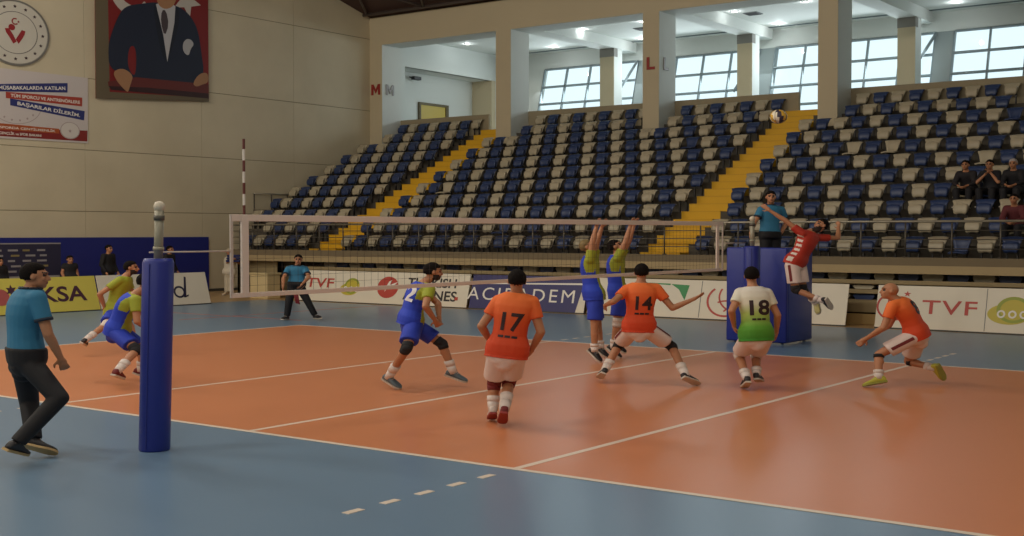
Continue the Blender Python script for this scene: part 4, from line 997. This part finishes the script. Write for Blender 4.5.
# facing vectors are world directions
def dirv(right, away, up=0): return (.806*right - .593*away, .593*right + .805*away, up)
POSE = {
 'ref': dict(base=(-0.508, -2.341, 0.0), j=dict(P=(-0.033,0.005,0.991), N=(-0.02,0.034,1.655), H=(0.011,0.059,1.769), HL=(-0.133,0.04,0.9), HR=(0.063,-0.039,0.924), SL=(-0.246,0.099,1.533), SR=(0.183,-0.031,1.568), EL=(-0.417,0.175,1.212), ER=(0.251,0.009,1.218), WL=(-0.488,0.29,0.99), WR=(0.239,0.119,0.98), KL=(-0.242,0.149,0.491), KR=(0.34,0.04,0.596), AL=(-0.005,0.039,0.142), AR=(0.248,-0.264,0.198), TL=(0.095,0.133,0.028), TR=(0.103,0.014,0.002))),
 'lime': dict(base=(-9.49, 4.666, 0.0), j=dict(P=(0.238,0.197,0.753), N=(0.357,0.304,1.413), H=(0.422,0.356,1.554), HL=(0.205,0.283,0.708), HR=(0.298,0.128,0.723), SL=(0.225,0.426,1.291), SR=(0.418,0.135,1.327), EL=(0.262,0.496,1.041), ER=(0.271,-0.1,1.081), WL=(0.486,0.51,0.954), WR=(0.228,0.013,0.84), KL=(0.305,0.423,0.438), KR=(0.541,-0.195,0.527), AL=(0.388,0.413,0.12), AR=(0.615,-0.576,0.299), TL=(0.548,0.528,0.026), TR=(0.019,-0.048,0.025))),
 'blue': dict(base=(-4.878, 1.964, 0.0), j=dict(P=(-0.12,-0.004,0.782), N=(0.087,0.102,1.321), H=(0.19,0.183,1.484), HL=(-0.169,0.059,0.744), HR=(-0.054,-0.08,0.747), SL=(-0.051,0.247,1.218), SR=(0.223,0.001,1.228), EL=(0.032,0.298,0.887), ER=(0.277,-0.029,0.924), WL=(0.18,0.343,0.832), WR=(0.222,0.196,0.786), KL=(-0.001,0.261,0.466), KR=(0.336,-0.076,0.522), AL=(-0.033,0.254,0.162), AR=(0.456,-0.425,0.265), TL=(0.131,0.345,0.014), TR=(0.189,0.015,0.015))),
 'p12': dict(base=(-0.968, 4.115, 0.0), j=dict(P=(-0.096,-0.044,0.948), N=(0.021,0.059,1.487), H=(0.102,0.123,1.626), HL=(-0.148,0.016,0.883), HR=(-0.009,-0.092,0.885), SL=(-0.16,0.172,1.411), SR=(0.17,-0.021,1.381), EL=(0.054,0.26,1.167), ER=(0.27,-0.217,1.163), WL=(0.162,0.148,1.006), WR=(0.248,-0.034,0.966), KL=(0.148,0.218,0.595), KR=(0.139,-0.39,0.581), AL=(0.24,0.306,0.187), AR=(-0.208,-0.298,0.147), TL=(0.377,0.366,0.068), TR=(-0.106,-0.276,0.018))),
 'p17': dict(base=(2.151, 1.935, 0.0), j=dict(P=(-0.038,0.12,0.834), N=(0.027,0.188,1.491), H=(0.032,0.17,1.613), HL=(-0.104,0.07,0.764), HR=(0.03,0.144,0.767), SL=(-0.132,0.092,1.38), SR=(0.167,0.238,1.373), EL=(-0.232,-0.021,1.099), ER=(0.248,0.25,1.037), WL=(-0.274,0.163,0.906), WR=(0.098,0.32,0.824), KL=(-0.285,0.24,0.389), KR=(-0.175,0.329,0.412), AL=(-0.245,0.171,0.12), AR=(0.027,-0.013,0.166), TL=(-0.299,0.227,0.005), TR=(-0.052,0.062,0.007))),
 'p14': dict(base=(1.578, 6.275, 0.0), j=dict(P=(-0.166,0.026,0.834), N=(-0.156,0.052,1.472), H=(-0.163,0.076,1.607), HL=(-0.221,-0.041,0.778), HR=(-0.085,0.084,0.776), SL=(-0.29,-0.075,1.356), SR=(0.001,0.165,1.376), EL=(-0.288,-0.345,1.203), ER=(0.166,0.231,1.094), WL=(-0.489,-0.175,1.14), WR=(0.338,0.399,1.216), KL=(-0.524,0.166,0.517), KR=(0.048,0.423,0.51), AL=(-0.541,-0.12,0.172), AR=(0.379,0.159,0.138), TL=(-0.652,-0.056,0.051), TR=(0.474,0.287,0.008))),
 'p18': dict(base=(3.019, 6.637, 0.0), j=dict(P=(0.005,0.086,0.699), N=(-0.067,0.14,1.374), H=(-0.104,0.191,1.513), HL=(-0.045,0.023,0.645), HR=(0.066,0.154,0.64), SL=(-0.18,0.029,1.276), SR=(0.085,0.224,1.269), EL=(-0.177,-0.165,1.033), ER=(0.194,0.243,0.967), WL=(-0.224,-0.005,0.82), WR=(0.134,0.351,0.727), KL=(-0.291,0.267,0.359), KR=(-0.152,0.424,0.353), AL=(-0.051,-0.035,0.085), AR=(-0.047,0.217,0.111), TL=(-0.129,0.065,-0.049), TR=(-0.065,0.35,0.006))),
 'dig': dict(base=(4.391, 8.347, 0.0), j=dict(P=(0.233,0.194,0.771), N=(0.039,0.065,1.273), H=(-0.024,0.023,1.382), HL=(0.235,0.082,0.723), HR=(0.223,0.297,0.703), SL=(0.054,-0.112,1.175), SR=(0.022,0.287,1.209), EL=(-0.023,-0.17,0.865), ER=(-0.091,0.207,0.869), WL=(-0.275,-0.059,0.673), WR=(-0.279,0.001,0.69), KL=(-0.108,-0.073,0.466), KR=(0.058,0.465,0.32), AL=(-0.068,-0.195,0.149), AR=(0.373,0.406,0.255), TL=(-0.209,-0.339,0.038), TR=(0.468,0.496,0.084))),
 'jump': dict(base=(1.273, 12.958, 0.0), j=dict(P=(-0.067,-0.486,1.7), N=(0.106,-0.342,2.26), H=(0.205,-0.204,2.363), HL=(-0.075,-0.594,1.628), HR=(-0.056,-0.381,1.622), SL=(0.058,-0.565,2.214), SR=(0.163,-0.155,2.129), EL=(-0.147,-0.658,2.446), ER=(0.368,0.077,2.128), WL=(-0.351,-0.756,2.632), WR=(0.304,0.258,2.318), KL=(-0.016,-0.597,1.164), KR=(0.01,-0.38,1.174), AL=(0.393,-0.548,0.983), AR=(0.064,-0.033,0.893), TL=(0.485,-0.234,0.644), TR=(0.166,-0.159,0.622))),
 'umpire': dict(base=(-0.181, 14.24, 1.13), j=dict(P=(-0.014,0.019,1.03), N=(-0.012,0.039,1.647), H=(0.007,-0.005,1.8), HL=(0.036,0.104,0.968), HR=(-0.065,-0.044,0.968), SL=(0.117,0.193,1.545), SR=(-0.135,-0.092,1.544), EL=(0.135,0.336,1.278), ER=(-0.166,-0.249,1.286), WL=(0.085,0.212,1.05), WR=(-0.143,-0.428,1.092), KL=(0.065,0.064,0.556), KR=(-0.046,-0.08,0.557), AL=(0.065,0.089,0.122), AR=(-0.06,-0.065,0.125), TL=(0.077,-0.092,0.007), TR=(-0.055,-0.227,0.008))),
 'linejudge': dict(base=(-12.228, 12.574, 0.0), j=dict(P=(-0.069,-0.025,0.887), N=(-0.063,-0.007,1.343), H=(-0.026,-0.014,1.488), HL=(-0.02,0.009,0.823), HR=(-0.122,-0.091,0.825), SL=(0.063,0.107,1.253), SR=(-0.202,-0.137,1.255), EL=(0.275,-0.011,1.061), ER=(-0.113,-0.339,1.037), WL=(0.302,-0.222,0.895), WR=(0.009,-0.467,0.834), KL=(0.116,0.099,0.443), KR=(-0.171,-0.138,0.432), AL=(0.229,0.196,0.087), AR=(-0.235,-0.134,0.061), TL=(0.398,0.17,0.027), TR=(-0.188,-0.288,-0.002))),
 'blockA': dict(base=(-0.777, 8.646, 0.0), j=dict(P=(-0.083,-0.027,1.19), N=(-0.131,-0.043,1.871), H=(-0.155,-0.056,2.0), HL=(-0.136,0.031,1.115), HR=(-0.017,-0.079,1.126), SL=(-0.178,0.12,1.806), SR=(-0.044,-0.192,1.78), EL=(-0.127,0.116,2.085), ER=(-0.02,-0.166,2.088), WL=(-0.069,0.141,2.328), WR=(0.004,-0.116,2.327), KL=(-0.095,0.097,0.627), KR=(-0.005,-0.135,0.615), AL=(-0.041,0.077,0.267), AR=(-0.01,-0.125,0.236), TL=(0.07,0.056,0.138), TR=(0.129,-0.128,0.041))),
 'blockB': dict(base=(-0.894, 9.396, 0.0), j=dict(P=(0.001,0.035,1.174), N=(-0.026,0.035,1.868), H=(-0.033,0.033,1.992), HL=(-0.034,0.106,1.098), HR=(0.061,-0.022,1.108), SL=(-0.068,0.201,1.802), SR=(0.065,-0.099,1.783), EL=(0.031,0.257,2.08), ER=(0.152,-0.027,2.083), WL=(0.095,0.287,2.349), WR=(0.189,0.033,2.347), KL=(-0.043,0.137,0.665), KR=(0.054,-0.09,0.651), AL=(-0.071,0.129,0.269), AR=(0.009,-0.111,0.225), TL=(0.069,0.104,0.12), TR=(0.129,-0.103,0.056))),
 'white': dict(base=(-23.51, 19.953, 0.0), j=dict(P=(-0.001,0.025,0.89), N=(0.026,0.061,1.425), H=(-0.022,0.03,1.581), HL=(-0.046,-0.01,0.837), HR=(0.046,0.058,0.837), SL=(-0.076,-0.017,1.353), SR=(0.142,0.144,1.371), EL=(-0.057,-0.071,1.159), ER=(0.24,0.149,1.195), WL=(0.219,-0.124,1.307), WR=(0.355,-0.024,1.307), KL=(-0.053,-0.024,0.499), KR=(0.039,0.043,0.499), AL=(-0.06,-0.039,0.178), AR=(0.043,0.037,0.178), TL=(-0.026,-0.141,0.095), TR=(0.161,-0.065,0.091)))
}
blue = dict(top='bluelime', bottom=M_sbl, pad=M_padk, shoe=M_grey_shoe)
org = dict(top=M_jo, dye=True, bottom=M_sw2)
def go(k, spec, face, label, **kw): return make_person(k, spec, POSE[k]['j'], POSE[k]['base'], face, label, **kw)

go('ref', dict(top=M_polo, topname='polo_shirt', tucked=True, collar=M_collar, sleeve=.62, bottom=M_trs, legs='long', shoe=mat('shoe_charcoal', (40, 38, 40), .5), sole=mat('sole_sand', (190, 160, 110), .6), wid=1.06, curlR=.8), dirv(.95, .25, -.05),
   'person in teal polo shirt and black trousers walking beside the near net post', vox=.008)
go('lime', dict(top='limefront', bottom=M_sbl, padR=M_padw, beard=True, shoe=M_shoe), dirv(1, .05, .0), 'person in lime green shirt and blue shorts lunging, left of the near net post')
go('blue', dict(top='bluelime', bottom=M_sbl, pad=M_padk, shoe=M_maroon, numcol=M_numw), dirv(1, .2, .0), 'person in blue shirt crouching, mostly hidden behind the near net post')
go('p12', dict(blue, beard=True, number=[('12', .66, .22, .30, .03, 'jersey_number', 1)], numcol=M_numw, numoff=.0), dirv(.96, .25, -.1), 'bearded person in blue number 12 shirt standing with bent knees behind the net')
go('p17', dict(org, number=[('17', .49, .20, .205, .035, 'jersey_number', 1), ('— — —', .27, .20, .18, .02, 'jersey_name_strip', 1)], stripe=None, sockh=.5, sock=M_sockw, pad=mat('pad_maroon', (120, 40, 42), .8), shoeR=M_maroon, shoeL=mat('shoe_white', (210, 196, 186), .5), sole=mat('sole_red', (150, 50, 44), .6)), dirv(-.05, 1, .02), 'person in orange number 17 shirt running away in the middle of the court', vox=.008)
go('p14', dict(org, number=[('14', .53, .19, .20, .035, 'jersey_number', 1), ('— — —', .33, .20, .17, .02, 'jersey_name_strip', 1)], stripe=M_maroon, pad=M_padk, sockh=.35, handR=(0, 0, .1), curlR=.25), dirv(.1, 1, .05), 'person in orange number 14 shirt with legs wide and arms spread, seen from behind')
go('p18', dict(top=M_jg, dye=True, bottom=M_sw2, number=[('18', .54, .20, .24, .04, 'jersey_number', 1), ('— — —', .34, .20, .16, .02, 'jersey_name_strip', 1)], pad=M_padw, sockh=.3), dirv(.12, .98, .1), 'person in white and green number 18 shirt standing before the referee stand')
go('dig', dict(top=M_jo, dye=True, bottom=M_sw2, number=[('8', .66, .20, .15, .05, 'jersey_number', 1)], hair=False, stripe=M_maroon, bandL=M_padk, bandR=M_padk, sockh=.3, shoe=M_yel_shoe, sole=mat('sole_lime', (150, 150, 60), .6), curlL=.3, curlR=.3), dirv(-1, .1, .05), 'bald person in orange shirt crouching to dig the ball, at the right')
go('jump', dict(top='sidestripe', bottom=M_sw2, stripe=M_maroon, pad=M_padk, sockh=.3, shoeL=M_shoe, shoeR=mat('shoe_cream', (196, 186, 120), .5), beard=True, handL=(0, 0, .1), curlL=.2), dirv(-.75, -.35, .35), 'person in red shirt leaping with one arm pointing forward, right of the net', lift=False)
go('umpire', dict(top=M_polo, topname='polo_shirt', tucked=True, collar=M_collar, sleeve=.6, bottom=M_trs, legs='long'), dirv(-.1, -1, -.05), 'person in teal polo shirt standing up on the blue referee stand', lift='ground')
go('linejudge', dict(top=M_polo, topname='polo_shirt', tucked=True, collar=M_collar, sleeve=.6, bottom=M_trs, legs='long'), dirv(.1, -1, -.05), 'person in teal polo shirt standing wide beyond the court, holding a red flag')
go('blockA', dict(top='bluelime', bottom=M_sbl, pad=None, sockh=.3, handL=(.2, 0, .2), handR=(.2, 0, .2), curlL=.15, curlR=.15, palmL=(1, 0, 0), palmR=(1, 0, 0), haircol=mat('hair_fair', (120, 100, 60), .7)), dirv(.8, -.2, .35), 'left one of two people in blue and lime blocking with raised arms at the net')
go('blockB', dict(top='bluelime', bottom=M_sbl, pad=M_padw, sockh=.3, handL=(.2, 0, .2), handR=(.2, 0, .2), curlL=.15, curlR=.15, palmL=(1, 0, 0), palmR=(1, 0, 0)), dirv(.85, -.2, .4), 'right one of two people in blue and lime blocking with raised arms at the net')
go('white', dict(top=mat('shirt_white', (206, 196, 176), .8), topname='shirt', sleeve=.6, bottom=mat('trousers_white', (196, 184, 160), .8), legs='long', haircol=mat('cap_pale', (190, 178, 150), .8), shoe=mat('shoe_pale', (190, 170, 140), .6)), dirv(.2, -1, 0), 'person all in white standing by the far left wall with a navy bundle', vox=.014)

# navy bundle in the hands of the person in white
wp_ = POSE['white']; wb = Vector(wp_['base']); wq = (Vector(wp_['j']['WR']) + Vector(wp_['j']['WL']))/2
o = empty('folded_towel', (wb.x + wq.x*SK, wb.y + wq.y*SK, wb.z + wq.z)); tag(o, 'navy folded bundle held by the person in white by the far left wall', 'towel')
o.rotation_euler.z = R(36)
tb = MB()
for k in range(3): tb.bevbox((-.26 + .02*k, -.10, -.13 + .09*k), (.24 + .01*k, .09 - .01*k, -.045 + .09*k), .035)
tb.obj('cloth', M_navyt, o, True)

# flag of the far line judge, hanging from his hand
lj = POSE['linejudge']; hb = Vector(lj['base']); wr = lj['j']['WL']; hx = hb + Vector((wr[0]*SK, wr[1]*SK, wr[2]))
wr2 = Vector(lj['j']['WR']); h2 = hb + Vector((wr2.x*SK, wr2.y*SK, wr2.z))
fx, fy = Vector(dirv(1, 0)), Vector(dirv(0, -1))
o = empty('line_flag', hx - Vector((0, 0, .04))); tag(o, 'dark red flag hanging from the hand of the far line judge', 'flag')
MB().tube([fx*.06 + Vector((0, 0, .05)), fx*-.16 + fy*.06 + Vector((0, 0, -.16))], .010, 8).obj('stick', mat('stick_wood', (120, 90, 60), .6), o)
vs = []; fs = []; n_ = 8
for j in range(n_+1):
    for i in range(5):
        u, v = i/4, j/n_; p_ = fx*(-.10 - .13*u*(1 - .2*v) + .05*v) + fy*(.04 + .04*math.sin(5*u + 3*v)) + Vector((0, 0, -.06 - .06*u - .36*v*(1 - .25*u))); vs.append(p_)
for j in range(n_):
    for i in range(4): a = j*5+i; fs.append((a, a+1, a+6, a+5))
fo = MB().add(vs, fs).obj('cloth', mat('flag_red', (116, 32, 40), .8), o, True); sd_ = fo.modifiers.new('s', 'SOLIDIFY'); sd_.thickness = .008

# ---- onlookers: canonical poses turned about the vertical
def canon(kind, h=1.75, yaw=0.0, lean=0.0, arms=0):
    k = h/1.75
    if kind == 'stand':
        j = dict(P=(0,0,.95), N=(0,.0,1.48), H=(0,.03,1.63), HL=(-.09,0,.90), HR=(.09,0,.90), SL=(-.185,0,1.42), SR=(.185,0,1.42), EL=(-.24,-.02,1.13), ER=(.24,-.02,1.13), WL=(-.22,.12,.88), WR=(.22,.12,.88),
                 KL=(-.10,.03,.49), KR=(.10,.03,.49), AL=(-.11,0,.09), AR=(.11,0,.09), TL=(-.14,.18,.03), TR=(.14,.18,.03))
    else:
        j = dict(P=(0,0,.49), N=(0,.10+lean,.98), H=(0,.15+lean,1.13), HL=(-.09,.03,.45), HR=(.09,.03,.45), SL=(-.165,.08+lean,.92), SR=(.165,.08+lean,.92), EL=(-.20,.20+lean,.66), ER=(.20,.20+lean,.66), WL=(-.10,.36+lean*.5,.60), WR=(.10,.36+lean*.5,.60),
                 KL=(-.13,.44,.46), KR=(.13,.44,.46), AL=(-.12,.42,.09), AR=(.12,.42,.09), TL=(-.13,.62,.03), TR=(.13,.62,.03))
        if arms: j.update(EL=(-.22,.30,.66), ER=(.22,.30,.66), WL=(-.06,.26,.90), WR=(.06,.30,.86))
    c, s = math.cos(yaw), math.sin(yaw)
    return {a: (k*(x*c - y*s), k*(x*s + y*c), k*z) for a, (x, y, z) in j.items()}
def onlooker(kind, base, yaw, spec, label, h=1.75, lean=0, arms=0, face=None, vox=.014):
    J = canon(kind, h, yaw, lean, arms); f = face or (-math.sin(yaw), math.cos(yaw), -.05)
    return make_person('x', spec, J, base, f, label, lift='ground', vox=vox)
dk = dict(top=M_black, topname='jacket', sleeve=1.5, bottom=M_black, legs='long')
onlooker('stand', (-24.0, 13.87, 0), R(-100), dict(dk, sleeve=.5, topname='shirt'), 'person in black shirt beside the press backdrop, by the blue wall padding', 1.42)
onlooker('stand', (-24.0, 15.3, 0), R(-75), dk, 'person in black standing against the blue padding, left of the near net post', 1.80)
onlooker('stand', (-24.0, 17.75, 0), R(-70), dk, 'person in black standing against the blue padding, right of the near net post', 1.74)
onlooker('stand', (-24.0, 11.45, 0), R(-90), dk, 'person in black at the left picture edge before the press backdrop', 1.40)
def seated(row, k, dx, spec, label, **kw):
    x, y, z = SEATS[(row, 'R', k)]
    return onlooker('sit', (x + dx, y - .12, z), R(180), spec, label, **kw)
M_plum = mat('cloth_plum', (96, 40, 44), .8, noise=.1, scale=8)
seated(3, 11, 0.14, dict(top=mat('jacket_dark', (34, 30, 34), .8), topname='jacket', sleeve=1.5, bottom=M_black, legs='long'), 'person in dark jacket leaning forward in the stand, left of the seated group', lean=.10)
seated(3, 12, 0.12, dict(top=mat('sweater_dark', (30, 30, 36), .8), topname='sweater', sleeve=.9, bottom=M_black, legs='long'), 'person in dark top with hands raised to the face, middle of the seated group', arms=1)
seated(3, 13, 0.12, dict(top=M_black, topname='coat', sleeve=1.5, bottom=M_black, legs='long', haircol=mat('cap_grey', (170, 160, 156), .8)), 'person with pale cap seated at the right edge of the stand', lean=.05)
seated(1, 15, -0.1, dict(top=M_plum, topname='sweater', sleeve=1.5, bottom=M_black, legs='long'), 'person in dark red top seated low at the right edge of the stand', lean=.08)
